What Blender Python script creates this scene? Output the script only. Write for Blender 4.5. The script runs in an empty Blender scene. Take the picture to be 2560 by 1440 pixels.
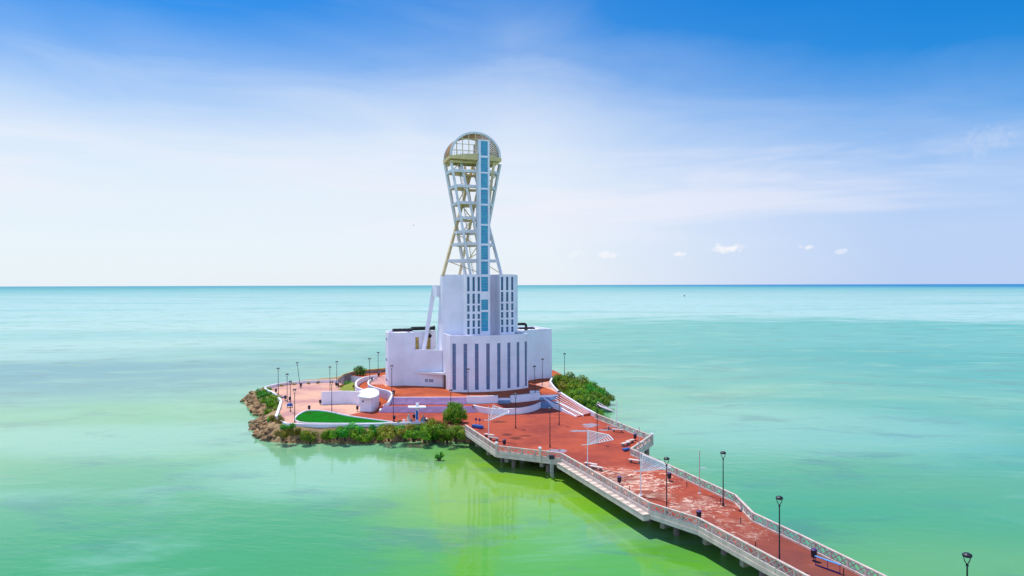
import bpy, math, random
from mathutils import Vector, Matrix, Euler, noise as mnoise
R = math.radians
sc = bpy.context.scene
col = sc.collection
random.seed(7)

# ------------------------------------------------------------------ camera
FPX = 1707.0
CZ = 24.5
cam_d = bpy.data.cameras.new("camera"); cam = bpy.data.objects.new("camera", cam_d); col.objects.link(cam)
cam_d.sensor_width = 36; cam_d.lens = 36 * FPX / 2560.0
cam_d.clip_start = 0.5; cam_d.clip_end = 90000
PITCH = math.atan((720 - 711.7) / FPX); ROLL = -math.atan(6.3 / 2560)
CAMROT = (Euler((R(90) - PITCH, 0, 0)).to_matrix() @ Matrix.Rotation(ROLL, 3, 'Z'))
cam.matrix_world = Matrix.Translation((0, 0, CZ)) @ CAMROT.to_4x4()
sc.camera = cam

# ------------------------------------------------------------------ light
SUN_TO = Vector((-1.4, 1.85, 6.0)).normalized()
SUN_EL = math.asin(SUN_TO.z); SUN_AZ = math.atan2(SUN_TO.x, SUN_TO.y)
sun_d = bpy.data.lights.new("sun", 'SUN'); sun_d.energy = 4.6; sun_d.angle = R(0.5); sun_d.color = (1.0, 0.95, 0.88)
sun = bpy.data.objects.new("sun", sun_d); col.objects.link(sun)
sun.rotation_euler = (-SUN_TO).to_track_quat('-Z', 'Y').to_euler()
sun.location = (-40, 60, 120)

sc.view_settings.view_transform = 'Standard'; sc.view_settings.look = 'None'
sc.view_settings.exposure = 0; sc.view_settings.gamma = 1
sc.cycles.use_denoising = True
sc.cycles.max_bounces = 6; sc.cycles.transparent_max_bounces = 8

class NT:
    """tiny node helper"""
    def __init__(s, nt): s.nt = nt; s.n = nt.nodes; s.l = nt.links
    def node(s, t, **k):
        n = s.n.new(t)
        for a, b in k.items(): setattr(n, a, b)
        return n
    def put(s, sock, v):
        if isinstance(v, bpy.types.NodeSocket): s.l.new(v, sock)
        elif v is not None:
            if sock.type == 'RGBA' and len(v) == 3: v = (*v, 1)
            sock.default_value = v
    def math(s, op, a, b=None, c=None, clamp=False):
        n = s.node('ShaderNodeMath', operation=op, use_clamp=clamp)
        s.put(n.inputs[0], a)
        if b is not None: s.put(n.inputs[1], b)
        if c is not None: s.put(n.inputs[2], c)
        return n.outputs[0]
    def sstep(s, v, a, b, lo=0.0, hi=1.0):
        n = s.node('ShaderNodeMapRange', interpolation_type='SMOOTHSTEP')
        s.put(n.inputs[0], v); s.put(n.inputs[1], a); s.put(n.inputs[2], b); s.put(n.inputs[3], lo); s.put(n.inputs[4], hi)
        return n.outputs[0]
    def mix(s, f, a, b):
        n = s.node('ShaderNodeMix', data_type='RGBA')
        s.put(n.inputs[0], f); s.put(n.inputs[6], a); s.put(n.inputs[7], b)
        return n.outputs[2]
    def ramp(s, f, stops, interp='LINEAR'):
        n = s.node('ShaderNodeValToRGB'); r = n.color_ramp; r.interpolation = interp
        while len(r.elements) < len(stops): r.elements.new(0.5)
        for e, (p, c) in zip(r.elements, stops):
            e.position = p; e.color = (*c, 1) if len(c) == 3 else c
        s.put(n.inputs[0], f)
        return n.outputs[0]
    def vmul(s, v, k, add=(0, 0, 0)):
        n = s.node('ShaderNodeVectorMath', operation='MULTIPLY_ADD')
        s.put(n.inputs[0], v); n.inputs[1].default_value = k; n.inputs[2].default_value = add
        return n.outputs[0]
    def noise(s, v, scale=1, detail=3, rough=.5, dist=0, out=0):
        n = s.node('ShaderNodeTexNoise')
        s.put(n.inputs['Vector'], v); n.inputs['Scale'].default_value = scale
        n.inputs['Detail'].default_value = detail; n.inputs['Roughness'].default_value = rough
        n.inputs['Distortion'].default_value = dist
        return n.outputs[out]
    def sep(s, v):
        n = s.node('ShaderNodeSeparateXYZ'); s.put(n.inputs[0], v); return n.outputs

# world: physical sky thinned by a high white veil of cirrus towards the horizon
world = bpy.data.worlds.new("World"); sc.world = world; world.use_nodes = True
w = NT(world.node_tree); w.n.clear()
geo = w.node('ShaderNodeTexCoord'); D = geo.outputs['Generated']
sx, sy, sz = w.sep(D)
szp = w.math('MAXIMUM', sz, 0.0)
sky = w.node('ShaderNodeTexSky', sky_type='NISHITA', sun_disc=False)
sky.sun_elevation = SUN_EL; sky.sun_rotation = SUN_AZ
sky.altitude = 0; sky.air_density = 1.0; sky.dust_density = 0.6; sky.ozone_density = 2.5
skyc = w.node('ShaderNodeHueSaturation'); skyc.inputs['Saturation'].default_value = 2.15
skyc.inputs['Value'].default_value = 1.4; skyc.inputs['Hue'].default_value = 0.505
w.l.new(sky.outputs[0], skyc.inputs['Color'])
wis = w.noise(w.vmul(D, (3.0, 3.0, 14.0)), 1.0, 6, .55, .6)          # stretched wisps
wis2 = w.noise(w.vmul(D, (1.3, 1.3, 5.0), (4.2, 1.1, 0)), 1.0, 3, .5, .3)
t = w.math('ADD', sz, w.math('MULTIPLY', w.math('ADD', w.math('MULTIPLY', w.math('MAXIMUM', sx, 0.0), 0.85), w.math('MULTIPLY', w.math('MINIMUM', sx, 0.0), -0.50)), szp))
t = w.math('ADD', t, w.math('MULTIPLY', sx, 0.04))
t = w.math('ADD', t, w.math('MULTIPLY', w.math('SUBTRACT', wis, 0.5), -0.11))
t = w.math('ADD', t, w.math('MULTIPLY', w.math('SUBTRACT', wis2, 0.5), -0.05))
veil = w.ramp(t, [(0.0, (.95,) * 3), (0.13, (.95,) * 3), (0.20, (.84,) * 3), (0.27, (.60,) * 3), (0.335, (.28,) * 3), (0.42, (.05,) * 3), (0.55, (.0,) * 3), (1.0, (.0,) * 3)])
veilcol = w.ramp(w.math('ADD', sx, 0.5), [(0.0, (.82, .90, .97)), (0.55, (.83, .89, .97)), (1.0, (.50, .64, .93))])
veilcol = w.mix(w.sstep(sy, .35, -.35), veilcol, (.52, .64, 1.0))    # bright blue fill in the sky behind the camera, added to lift shaded walls
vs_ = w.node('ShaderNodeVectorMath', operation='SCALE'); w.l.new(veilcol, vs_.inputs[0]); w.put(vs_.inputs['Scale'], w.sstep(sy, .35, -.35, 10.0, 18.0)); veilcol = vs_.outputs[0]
back = w.math('MULTIPLY', w.sstep(sy, .2, -.3), w.sstep(szp, .85, .35, 0, .9))  # mask of the added sky fill, low behind the camera
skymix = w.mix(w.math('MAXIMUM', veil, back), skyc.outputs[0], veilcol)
# thin horizontal cirrus streaks
st1 = w.noise(w.vmul(D, (2.2, 2.2, 20.0), (1.7, 5.2, 2.0)), 1.0, 6, .55, .5)
stm = w.math('MULTIPLY', w.sstep(st1, .42, .68, 0, .55), w.math('MULTIPLY', w.sstep(szp, .04, .10), w.math('MULTIPLY', w.sstep(szp, .235, .15), w.sstep(sx, .62, .40, .35, 1.0))))
skymix = w.mix(stm, skymix, (8.9, 8.8, 9.7))
# small fair-weather clouds low over the sea, far away (directions in the sky)
def pdir(px, py):
    return (CAMROT @ Vector(((px - 1280) / FPX, -(py - 720) / FPX, -1))).normalized()
pn = w.noise(D, 75.0, 5, .6, .2)
acc = None
for (px, py, wx, hy, k) in ((1826, 621, 46, 12, 1.0), (1516, 638, 34, 9, .75), (1698, 636, 18, 7, .8), (2020, 618, 20, 9, .8), (2100, 629, 17, 6, .45), (1440, 637, 20, 9, .4), (2462, 345, 60, 40, .13)):
    d0 = pdir(px, py); s2 = 1.0 / max(math.hypot(px - 1280, FPX) / FPX, 1)
    rx, rz = wx / FPX * s2 * s2, hy / FPX * s2
    hx = w.math('DIVIDE', w.math('SUBTRACT', sx, d0.x), rx); hz = w.math('DIVIDE', w.math('SUBTRACT', sz, d0.z), rz)
    rr = w.math('SQRT', w.math('ADD', w.math('MULTIPLY', hx, hx), w.math('MULTIPLY', hz, hz)))
    vv = w.math('ADD', rr, w.math('MULTIPLY', w.math('SUBTRACT', pn, .5), 3.4))
    v = w.math('MULTIPLY', w.sstep(vv, 1.05, .15), k)
    v = w.math('MULTIPLY', v, w.sstep(sy, 0.0, 0.1))
    acc = v if acc is None else w.math('MAXIMUM', acc, v)
skymix = w.mix(acc, skymix, (9.3, 9.35, 9.7))
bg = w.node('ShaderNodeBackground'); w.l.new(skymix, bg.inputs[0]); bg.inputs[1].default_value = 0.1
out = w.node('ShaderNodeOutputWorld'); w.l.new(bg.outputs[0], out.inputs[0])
# ------------------------------------------------------------------ geometry helpers
def P(px, py, z=0.0):
    """where the line of sight of a measured pixel meets the level z"""
    d = CAMROT @ Vector(((px - 1280) / FPX, -(py - 720) / FPX, -1))
    k = (z - CZ) / d.z
    return Vector((d.x * k, d.y * k, z))
def PD(px, d, z): return Vector(((px - 1280) / FPX * d, d, z))

class MB:
    def __init__(s): s.v = []; s.f = []
    def add(s, vs, fs):
        o = len(s.v); s.v += [Vector(v) for v in vs]; s.f += [tuple(i + o for i in f) for f in fs]
    def box(s, c, size, rz=0, M=None):
        x, y, z = size[0] / 2, size[1] / 2, size[2] / 2
        m = Matrix.Rotation(rz, 3, 'Z') if M is None else M
        c = Vector(c)
        vs = [c + m @ Vector(p) for p in ((-x, -y, -z), (x, -y, -z), (x, y, -z), (-x, y, -z), (-x, -y, z), (x, -y, z), (x, y, z), (-x, y, z))]
        s.add(vs, [(0, 3, 2, 1), (4, 5, 6, 7), (0, 1, 5, 4), (1, 2, 6, 5), (2, 3, 7, 6), (3, 0, 4, 7)])
    def bar(s, a, b, wd, ht, up=(0, 0, 1)):
        a, b = Vector(a), Vector(b); d = (b - a); L = d.length
        if L < 1e-6: return
        d.normalize(); u = Vector(up)
        if abs(d.dot(u)) > .98: u = Vector((0, 1, 0))
        x = d.cross(u).normalized(); u = x.cross(d).normalized()
        m = Matrix((x, d, u)).transposed()
        s.box((a + b) / 2, (wd, L, ht), M=m)
    def tube(s, pts, r, n=8, cap=True):
        pts = [Vector(p) for p in pts]; rs = r if isinstance(r, (list, tuple)) else [r] * len(pts)
        o = len(s.v)
        for i, p in enumerate(pts):
            d = (pts[min(i + 1, len(pts) - 1)] - pts[max(i - 1, 0)]).normalized()
            u = Vector((0, 0, 1)) if abs(d.z) < .95 else Vector((0, 1, 0))
            x = d.cross(u).normalized(); y = x.cross(d).normalized()
            for k in range(n):
                a = 2 * math.pi * k / n
                s.v.append(p + rs[i] * (math.cos(a) * x + math.sin(a) * y))
        for i in range(len(pts) - 1):
            for k in range(n):
                k2 = (k + 1) % n
                s.f.append((o + i * n + k, o + i * n + k2, o + (i + 1) * n + k2, o + (i + 1) * n + k))
        if cap:
            s.f.append(tuple(o + k for k in range(n))[::-1]); s.f.append(tuple(o + (len(pts) - 1) * n + k for k in range(n)))
    def prism(s, poly, z0, z1):
        n = len(poly)
        A = sum(poly[i][0] * poly[(i + 1) % n][1] - poly[(i + 1) % n][0] * poly[i][1] for i in range(n))
        if A < 0: poly = poly[::-1]
        zz0 = z0 if isinstance(z0, (list, tuple)) else [z0] * n
        zz1 = z1 if isinstance(z1, (list, tuple)) else [z1] * n
        if A < 0: zz0 = zz0[::-1]; zz1 = zz1[::-1]
        vs = [(p[0], p[1], zz0[i]) for i, p in enumerate(poly)] + [(p[0], p[1], zz1[i]) for i, p in enumerate(poly)]
        fs = [tuple(range(n))[::-1], tuple(range(n, 2 * n))] + [(i, (i + 1) % n, n + (i + 1) % n, n + i) for i in range(n)]
        s.add(vs, fs)
    def wall(s, path, th, z0, z1, closed=False):
        """a wall of thickness th following path (xy); z0, z1 numbers or lists"""
        n = len(path); p = [Vector((q[0], q[1])) for q in path]
        zz0 = z0 if isinstance(z0, (list, tuple)) else [z0] * n
        zz1 = z1 if isinstance(z1, (list, tuple)) else [z1] * n
        o = len(s.v)
        for i in range(n):
            if closed: a, b = p[i - 1], p[(i + 1) % n]
            else: a, b = p[max(i - 1, 0)], p[min(i + 1, n - 1)]
            d = (b - a).normalized(); nn = Vector((-d.y, d.x)) * th / 2
            for q, z in ((p[i] + nn, zz0[i]), (p[i] - nn, zz0[i]), (p[i] - nn, zz1[i]), (p[i] + nn, zz1[i])):
                s.v.append(Vector((q.x, q.y, z)))
        m = n if closed else n - 1
        for i in range(m):
            a = o + 4 * i; b = o + 4 * ((i + 1) % n)
            for k in range(4):
                k2 = (k + 1) % 4
                s.f.append((a + k, b + k, b + k2, a + k2))
        if not closed:
            s.f.append((o, o + 1, o + 2, o + 3)); e = o + 4 * (n - 1); s.f.append((e + 3, e + 2, e + 1, e))
    def build(s, name, mat, parent=None, smooth=False, loc=None):
        me = bpy.data.meshes.new(name)
        if parent is not None and 'mw' in MW and parent.name in MW['mw']:
            inv = MW['mw'][parent.name]; vs = [inv @ v for v in s.v]
        elif loc is not None:
            L0 = Vector(loc); vs = [v - L0 for v in s.v]
        else: vs = s.v
        me.from_pydata([tuple(v) for v in vs], [], s.f)
        me.materials.append(mat)
        if smooth: me.polygons.foreach_set('use_smooth', [True] * len(me.polygons))
        me.validate(); me.update()
        o = bpy.data.objects.new(name, me); col.objects.link(o)
        if parent is not None: o.parent = parent; MW['mw'][o.name] = MW['mw'].get(parent.name, Matrix.Identity(4))
        elif loc is not None: o.location = loc
        return o
MW = {'mw': {}}
def fixn(o):
    import bmesh
    bm = bmesh.new(); bm.from_mesh(o.data); bmesh.ops.recalc_face_normals(bm, faces=bm.faces); bm.to_mesh(o.data); bm.free()
    return o
def tag(o, label=None, cat=None, group=None, kind=None):
    if label: o['label'] = label
    if cat: o['category'] = cat
    if group: o['group'] = group
    if kind: o['kind'] = kind
    return o
def empty(name, loc=(0, 0, 0), rz=0, label=None, cat=None, group=None):
    o = bpy.data.objects.new(name, None); col.objects.link(o); o.empty_display_size = .3
    o.location = loc; o.rotation_euler = (0, 0, rz)
    MW['mw'][o.name] = (Matrix.Translation(loc) @ Matrix.Rotation(rz, 4, 'Z')).inverted()
    return tag(o, label, cat, group)
KIDS = {}
def copy_tree(root):
    """copy of a thing with its parts and their sub-parts"""
    c = root.copy(); col.objects.link(c)
    for ch in [o for o in root.children]:
        d = ch.copy(); col.objects.link(d); d.parent = c
        for g in [o for o in ch.children]:
            e = g.copy(); col.objects.link(e); e.parent = d
    return c
def spline(pts, n=6):
    """Catmull-Rom through points (tuples of any length)"""
    out = []
    m = len(pts)
    for i in range(m - 1):
        p0, p1, p2, p3 = pts[max(i - 1, 0)], pts[i], pts[i + 1], pts[min(i + 2, m - 1)]
        for k in range(n):
            u = k / n
            out.append(tuple(0.5 * (2 * b + (c - a) * u + (2 * a - 5 * b + 4 * c - d) * u * u + (-a + 3 * b - 3 * c + d) * u ** 3) for a, b, c, d in zip(p0, p1, p2, p3)))
    out.append(tuple(pts[-1]))
    return out
def xy(pts, z=0): return [(v.x, v.y) for v in (P(a, b, z) for a, b in pts)]

# ------------------------------------------------------------------ materials
def material(name, base, rough=.7, var=.12, scale=.6, base2=None, spec=.4, metal=0, bump=0, bscale=8, streak=0, detail=5):
    m = bpy.data.materials.new(name); m.use_nodes = True
    t = NT(m.node_tree); b = t.n['Principled BSDF']
    g = t.node('ShaderNodeNewGeometry').outputs['Position']
    c2 = base2 if base2 else tuple(max(0, x * (1 - var * 2.2)) for x in base)
    n = t.noise(g, scale, detail, .6)
    f = t.sstep(n, .35, .68)
    c = t.mix(f, base, c2)
    if streak:
        st = t.noise(t.vmul(g, (1.6, 1.6, .12)), 1.0, 4, .6)
        c = t.mix(t.sstep(st, .52, .78, 0, streak), c, tuple(x * .62 for x in base))
    t.put(b.inputs['Base Color'], c)
    b.inputs['Roughness'].default_value = rough; b.inputs['Metallic'].default_value = metal
    b.inputs['Specular IOR Level'].default_value = spec
    if bump:
        bn = t.node('ShaderNodeBump'); bn.inputs['Strength'].default_value = bump; bn.inputs['Distance'].default_value = .05
        t.put(bn.inputs['Height'], t.noise(g, bscale, 4, .6)); t.l.new(bn.outputs[0], b.inputs['Normal'])
    return m
M = {}
M['white'] = material('white_render', (.82, .81, .87), .75, .05, .25, streak=.18, bump=.05)
M['tower'] = material('tower_concrete', (.78, .76, .78), .75, .09, .5, streak=.45)
M['cream'] = material('cream_paint', (.72, .56, .26), .75, .1, .6, streak=.4)
M['trim'] = material('white_trim', (.8, .8, .8), .5, .04, 1)
M['sail'] = material('bright_white_paint', (.92, .92, .92), .4, .03, 1)
M['glass'] = material('window_glass', (.02, .13, .24), .25, .3, .8, base2=(.015, .09, .18), spec=.5)
M['legtan'] = material('faded_cream_paint', (.76, .58, .32), .75, .1, .6, streak=.4)
M['glassdark'] = material('louvred_glass', (.07, .16, .30), .3, .3, .35, base2=(.14, .15, .27), spec=.5)
M['teal'] = material('teal_glass', (.012, .25, .45), .2, .3, .8, base2=(.02, .36, .48), spec=.5)
M['wood'] = material('brown_slats', (.50, .28, .12), .7, .2, 2.5, streak=.4)
M['darkmetal'] = material('dark_metal', (.018, .016, .028), .45, .1, 3, spec=.4)
M['black'] = material('black_rubber', (.008, .007, .012), .6, .1, 3)
M['ochre'] = material('ochre_paint', (.62, .42, .10), .8, .2, .8, streak=.3)
M['conc'] = material('cast_concrete', (.66, .54, .46), .85, .14, .9, base2=(.50, .40, .35), streak=.5, bump=.15)
M['stain'] = material('stained_concrete', (.27, .22, .18), .9, .2, .5, base2=(.15, .13, .11), streak=.6, bump=.2)
M['step'] = material('lilac_steps', (.36, .22, .40), .8, .1, .8, base2=(.30, .17, .30))
M['nose'] = material('step_edge', (.60, .46, .64), .8, .1, .8)
M['bluestep'] = material('shade_blue_steps', (.20, .30, .44), .8, .1, .8)  # blue of the shade on these flights put into the base colour
M['blue'] = material('blue_paint', (.015, .12, .42), .4, .15, 3)
M['purple'] = material('purple_plastic', (.07, .02, .16), .4, .15, 3)
M['steel'] = material('galvanised_steel', (.5, .5, .5), .45, .1, 2, metal=.3)
M['trunk'] = material('bark', (.09, .06, .04), .9, .3, 3, bump=.3)
M['brown'] = material('brown_door', (.16, .09, .05), .6, .2, 2)
M['grey'] = material('grey_stone', (.3, .27, .28), .85, .2, 1.5)
M['lamp'] = material('lamp_lens', (.6, .65, .7), .2, .05, 3)

def leafmat(name, c1, c2, c3):
    m = bpy.data.materials.new(name); m.use_nodes = True
    t = NT(m.node_tree); b = t.n['Principled BSDF']
    g = t.node('ShaderNodeNewGeometry').outputs['Position']
    oi = t.node('ShaderNodeObjectInfo').outputs['Random']
    n = t.noise(g, 1.1, 2, .5); n2 = t.noise(g, 7.0, 2, .7)
    f = t.math('ADD', t.math('MULTIPLY', n, .7), t.math('MULTIPLY', n2, .5))
    c = t.ramp(f, [(.42, c1), (.6, c2), (.76, c3)])
    hs = t.node('ShaderNodeHueSaturation'); t.put(hs.inputs['Color'], c)
    t.put(hs.inputs['Hue'], t.math('ADD', t.math('MULTIPLY', oi, .06), .47)); t.put(hs.inputs['Value'], t.math('ADD', t.math('MULTIPLY', oi, .5), .75))
    t.put(b.inputs['Base Color'], hs.outputs[0]); b.inputs['Roughness'].default_value = .55
    b.inputs['Specular IOR Level'].default_value = .3
    tr = t.node('ShaderNodeBsdfTranslucent'); t.put(tr.inputs['Color'], hs.outputs[0])
    ms = t.node('ShaderNodeMixShader'); ms.inputs[0].default_value = .3
    t.l.new(b.outputs[0], ms.inputs[1]); t.l.new(tr.outputs[0], ms.inputs[2]); t.l.new(ms.outputs[0], t.n['Material Output'].inputs[0])
    return m
M['leaf'] = leafmat('green_leaves', (.03, .10, .006), (.13, .29, .008), (.38, .48, .015))
M['leafb'] = leafmat('bright_leaves', (.012, .14, .01), (.03, .33, .02), (.22, .52, .02))
M['leafd'] = leafmat('dry_leaves', (.12, .11, .015), (.27, .25, .02), (.52, .45, .04))

def paving(name, base, worn, wear_boxes, stains=(), dirt=None):
    """painted paving, worn back to the pale screed in places"""
    m = bpy.data.materials.new(name); m.use_nodes = True
    t = NT(m.node_tree); b = t.n['Principled BSDF']
    g = t.node('ShaderNodeNewGeometry').outputs['Position']
    X, Y, Z = t.sep(g)
    big = t.noise(g, .12, 4, .6); med = t.noise(g, .7, 5, .65); fine = t.noise(g, 5.0, 4, .7)
    c = t.mix(t.sstep(big, .38, .66), base, tuple(v * k for v, k in zip(base, (.66, .58, .8))))
    c = t.mix(t.sstep(med, .5, .75, 0, .5), c, tuple(min(1, v * 1.25 + .02) for v in base))
    c = t.mix(t.sstep(fine, .45, .8, 0, .35), c, tuple(v * .6 for v in base))
    for (x0, y0, rad, amt) in wear_boxes:
        dx = t.math('SUBTRACT', X, x0); dy = t.math('SUBTRACT', Y, y0)
        rr = t.math('SQRT', t.math('ADD', t.math('MULTIPLY', dx, dx), t.math('MULTIPLY', dy, dy)))
        env = t.sstep(rr, rad, rad * .3, 0, amt)
        wn = t.noise(t.vmul(g, (.8, 1.1, 1)), 1.3, 8, .78, .9)
        k = t.sstep(t.math('ADD', wn, env), .92, 1.0)
        c = t.mix(t.math('MULTIPLY', k, .85), c, worn)
        k2 = t.sstep(t.math('ADD', t.noise(g, .35, 4, .6), env), .86, 1.05)
        c = t.mix(t.math('MULTIPLY', k2, .38), c, tuple((a + bb) / 2 for a, bb in zip(worn, base)))
    for (x0, y0, rx, ry, a_) in stains:
        dx = t.math('DIVIDE', t.math('SUBTRACT', X, x0), rx); dy = t.math('DIVIDE', t.math('SUBTRACT', Y, y0), ry)
        rr = t.math('SQRT', t.math('ADD', t.math('MULTIPLY', dx, dx), t.math('MULTIPLY', dy, dy)))
        k = t.sstep(t.math('ADD', rr, t.math('MULTIPLY', med, 1.1)), 1.5, .9, 0, a_)
        c = t.mix(k, c, tuple(v * .22 for v in base))
    if dirt:
        k = t.sstep(t.math('ADD', Y, t.math('MULTIPLY', med, 18)), dirt[0] + 9, dirt[1] + 9, 0, dirt[2])
        c = t.mix(k, c, (.13, .05, .04))
    t.put(b.inputs['Base Color'], c); b.inputs['Roughness'].default_value = .8; b.inputs['Specular IOR Level'].default_value = .25
    return m
M['deck'] = paving('red_paint_deck', (.40, .066, .026), (.86, .70, .54), [(13, 84, 16, .43), (21, 68, 10, .39), (24, 56, 10, .27), (9, 93, 10, .28), (20.5, 75, 8, .41)], [(-.9, 111.5, 1.2, 1.2, .8), (.5, 108.8, 1.4, 1.6, .8), (2.2, 110.5, 1.4, .9, .7), (-5, 115.5, 1.1, 1.4, .55), (12.5, 86, 5, 3.5, .45), (16, 79, 4, 3, .4)], (88, 50, .75))
M['plaza'] = paving('red_paint_plaza', (.43, .072, .028), (.7, .5, .42), [], [(-2.3, 121.6, 1.9, 1.8, .8)])
M['terr'] = paving('red_paint_terrace', (.46, .085, .016), (.75, .55, .45), [(-14, 142, 6, .28)])
M['pink'] = paving('pink_paving', (.66, .37, .25), (.80, .56, .42), [(-38, 140, 14, .3)])

# ------------------------------------------------------------------ water
WZ = -2.6
mw = bpy.data.materials.new('shallow_sea'); mw.use_nodes = True
t = NT(mw.node_tree); b = t.n['Principled BSDF']
g = t.node('ShaderNodeNewGeometry').outputs['Position']
X, Y, Z = t.sep(g)
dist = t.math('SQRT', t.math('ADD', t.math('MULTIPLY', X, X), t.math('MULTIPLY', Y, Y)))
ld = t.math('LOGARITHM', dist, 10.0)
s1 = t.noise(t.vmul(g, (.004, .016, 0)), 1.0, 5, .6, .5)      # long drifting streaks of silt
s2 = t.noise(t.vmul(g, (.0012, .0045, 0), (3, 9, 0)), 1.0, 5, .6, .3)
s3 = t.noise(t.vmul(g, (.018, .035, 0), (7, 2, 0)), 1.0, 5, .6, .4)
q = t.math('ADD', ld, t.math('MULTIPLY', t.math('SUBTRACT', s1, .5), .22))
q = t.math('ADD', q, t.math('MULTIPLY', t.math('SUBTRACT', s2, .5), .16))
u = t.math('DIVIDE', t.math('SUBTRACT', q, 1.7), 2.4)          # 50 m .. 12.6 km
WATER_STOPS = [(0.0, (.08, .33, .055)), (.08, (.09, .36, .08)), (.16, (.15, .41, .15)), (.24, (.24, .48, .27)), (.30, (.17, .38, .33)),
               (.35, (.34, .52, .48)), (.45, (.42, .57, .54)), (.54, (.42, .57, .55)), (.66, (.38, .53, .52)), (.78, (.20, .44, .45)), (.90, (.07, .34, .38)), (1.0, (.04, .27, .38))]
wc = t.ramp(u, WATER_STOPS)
def blob(cx, cy, rx, ry, amp=.5):
    hx = t.math('DIVIDE', t.math('SUBTRACT', X, cx), rx); hy = t.math('DIVIDE', t.math('SUBTRACT', Y, cy), ry)
    rr = t.math('SQRT', t.math('ADD', t.math('MULTIPLY', hx, hx), t.math('MULTIPLY', hy, hy)))
    rr = t.math('ADD', rr, t.math('MULTIPLY', t.math('SUBTRACT', s3, .5), amp * 2))
    return t.sstep(rr, 1.2, .45)
far = t.sstep(ld, 2.3, 2.6)
wc = t.mix(t.math('MULTIPLY', blob(-22, 111.5, 44, 9, .25), .8), wc, (.20, .44, .05))
s5 = t.noise(t.vmul(g, (.0022, .011, 0), (1, 4, 0)), 1.0, 5, .62, .5)
wc = t.mix(t.math('MULTIPLY', t.sstep(s5, .50, .66, 0, .45), far), wc, (.10, .40, .40))
wc = t.mix(t.math('MULTIPLY', t.sstep(s5, .48, .34, 0, .5), far), wc, (.46, .60, .58))
wc = t.mix(t.math('MULTIPLY', blob(165, 330, 260, 260, .7), .72), wc, (.0, .34, .27))    # turquoise channel right of the island
wc = t.mix(t.math('MULTIPLY', blob(-150, 200, 110, 58), .7), wc, (.10, .27, .32))      # darker ruffled water on the left
wc = t.mix(t.math('MULTIPLY', blob(-62, 121, 55, 17), .65), wc, (.30, .54, .38))         # milky silt
wc = t.mix(t.math('MULTIPLY', blob(-24, 97, 24, 13), .65), wc, (.32, .56, .36))
wc = t.mix(t.math('MULTIPLY', blob(48, 128, 40, 27), .65), wc, (.28, .54, .38))
wc = t.mix(t.math('MULTIPLY', blob(3, 90, 24, 27, .35), .9), wc, (.25, .46, .02))          # yellow-green silt held by the pier
wc = t.mix(t.math('MULTIPLY', blob(6, 62, 22, 22, .35), .8), wc, (.12, .40, .004))
wc = t.mix(t.math('MULTIPLY', blob(42, 56, 30, 20), .6), wc, (.22, .44, .12))
s4 = t.noise(t.vmul(g, (.035, .085, 0), (2, 8, 0)), 1.0, 7, .62, .6)
s6 = t.noise(t.vmul(g, (.05, .10, 0), (12, 3, 0)), 1.0, 7, .65, .4)
wc = t.mix(t.sstep(s4, .50, .70, 0, .42), wc, (.30, .54, .36))
wc = t.mix(t.sstep(s6, .50, .70, 0, .5), wc, (.10, .22, .17))                         # seagrass smudges
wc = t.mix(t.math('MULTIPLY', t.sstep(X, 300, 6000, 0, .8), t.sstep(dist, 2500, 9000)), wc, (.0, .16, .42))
wc = t.mix(1.0, wc, (.80, .90, .86)); wc.node.blend_type = 'MULTIPLY'
t.put(b.inputs['Base Color'], wc)
b.inputs['IOR'].default_value = 1.5
t.put(b.inputs['Specular IOR Level'], t.math('MULTIPLY', t.sstep(ld, 1.98, 2.3, 1.0, .25), t.sstep(ld, 3.0, 3.8, 1.0, .35)))
t.put(b.inputs['Roughness'], t.sstep(dist, 90, 900, .05, .30))
bn = t.node('ShaderNodeBump'); bn.inputs['Distance'].default_value = 1.0
vr = t.node('ShaderNodeVectorRotate', rotation_type='Z_AXIS'); t.put(vr.inputs['Vector'], g); vr.inputs['Angle'].default_value = R(9)
gr = vr.outputs[0]
wv1 = t.noise(t.vmul(gr, (.27, .66, 0)), 1.0, 3, .5, .25)
wv2 = t.noise(t.vmul(gr, (.45, 1.7, 0), (5, 5, 0)), 1.0, 3, .55, .1)
calm = t.sstep(t.noise(t.vmul(g, (.02, .04, 0), (9, 1, 0)), 1.0, 4, .6), .38, .62, .35, 1.0)
hgt = t.math('ADD', t.math('MULTIPLY', wv1, .10), t.math('MULTIPLY', wv2, .04))
t.put(bn.inputs['Height'], hgt)
t.put(bn.inputs['Strength'], t.math('MULTIPLY', calm, t.sstep(dist, 50, 900, .42, .10)))
t.l.new(bn.outputs[0], b.inputs['Normal'])
df = t.node('ShaderNodeBsdfDiffuse'); t.put(df.inputs['Color'], wc)      # silt-laden body of the sea, seen between the wave faces
ms = t.node('ShaderNodeMixShader'); t.put(ms.inputs[0], t.sstep(ld, 2.05, 2.55, .0, .55))
t.l.new(b.outputs[0], ms.inputs[1]); t.l.new(df.outputs[0], ms.inputs[2]); t.l.new(ms.outputs[0], t.n['Material Output'].inputs[0])
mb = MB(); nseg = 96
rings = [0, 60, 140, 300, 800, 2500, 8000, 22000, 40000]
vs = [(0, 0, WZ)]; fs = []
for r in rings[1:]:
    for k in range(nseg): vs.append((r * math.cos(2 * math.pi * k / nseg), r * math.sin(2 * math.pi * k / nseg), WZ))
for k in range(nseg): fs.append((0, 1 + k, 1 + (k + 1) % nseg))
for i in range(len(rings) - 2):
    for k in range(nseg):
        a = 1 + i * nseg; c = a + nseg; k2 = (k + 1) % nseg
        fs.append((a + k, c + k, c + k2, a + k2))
mb.add(vs, fs); tag(mb.build('water', mw), kind='structure')

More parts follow.
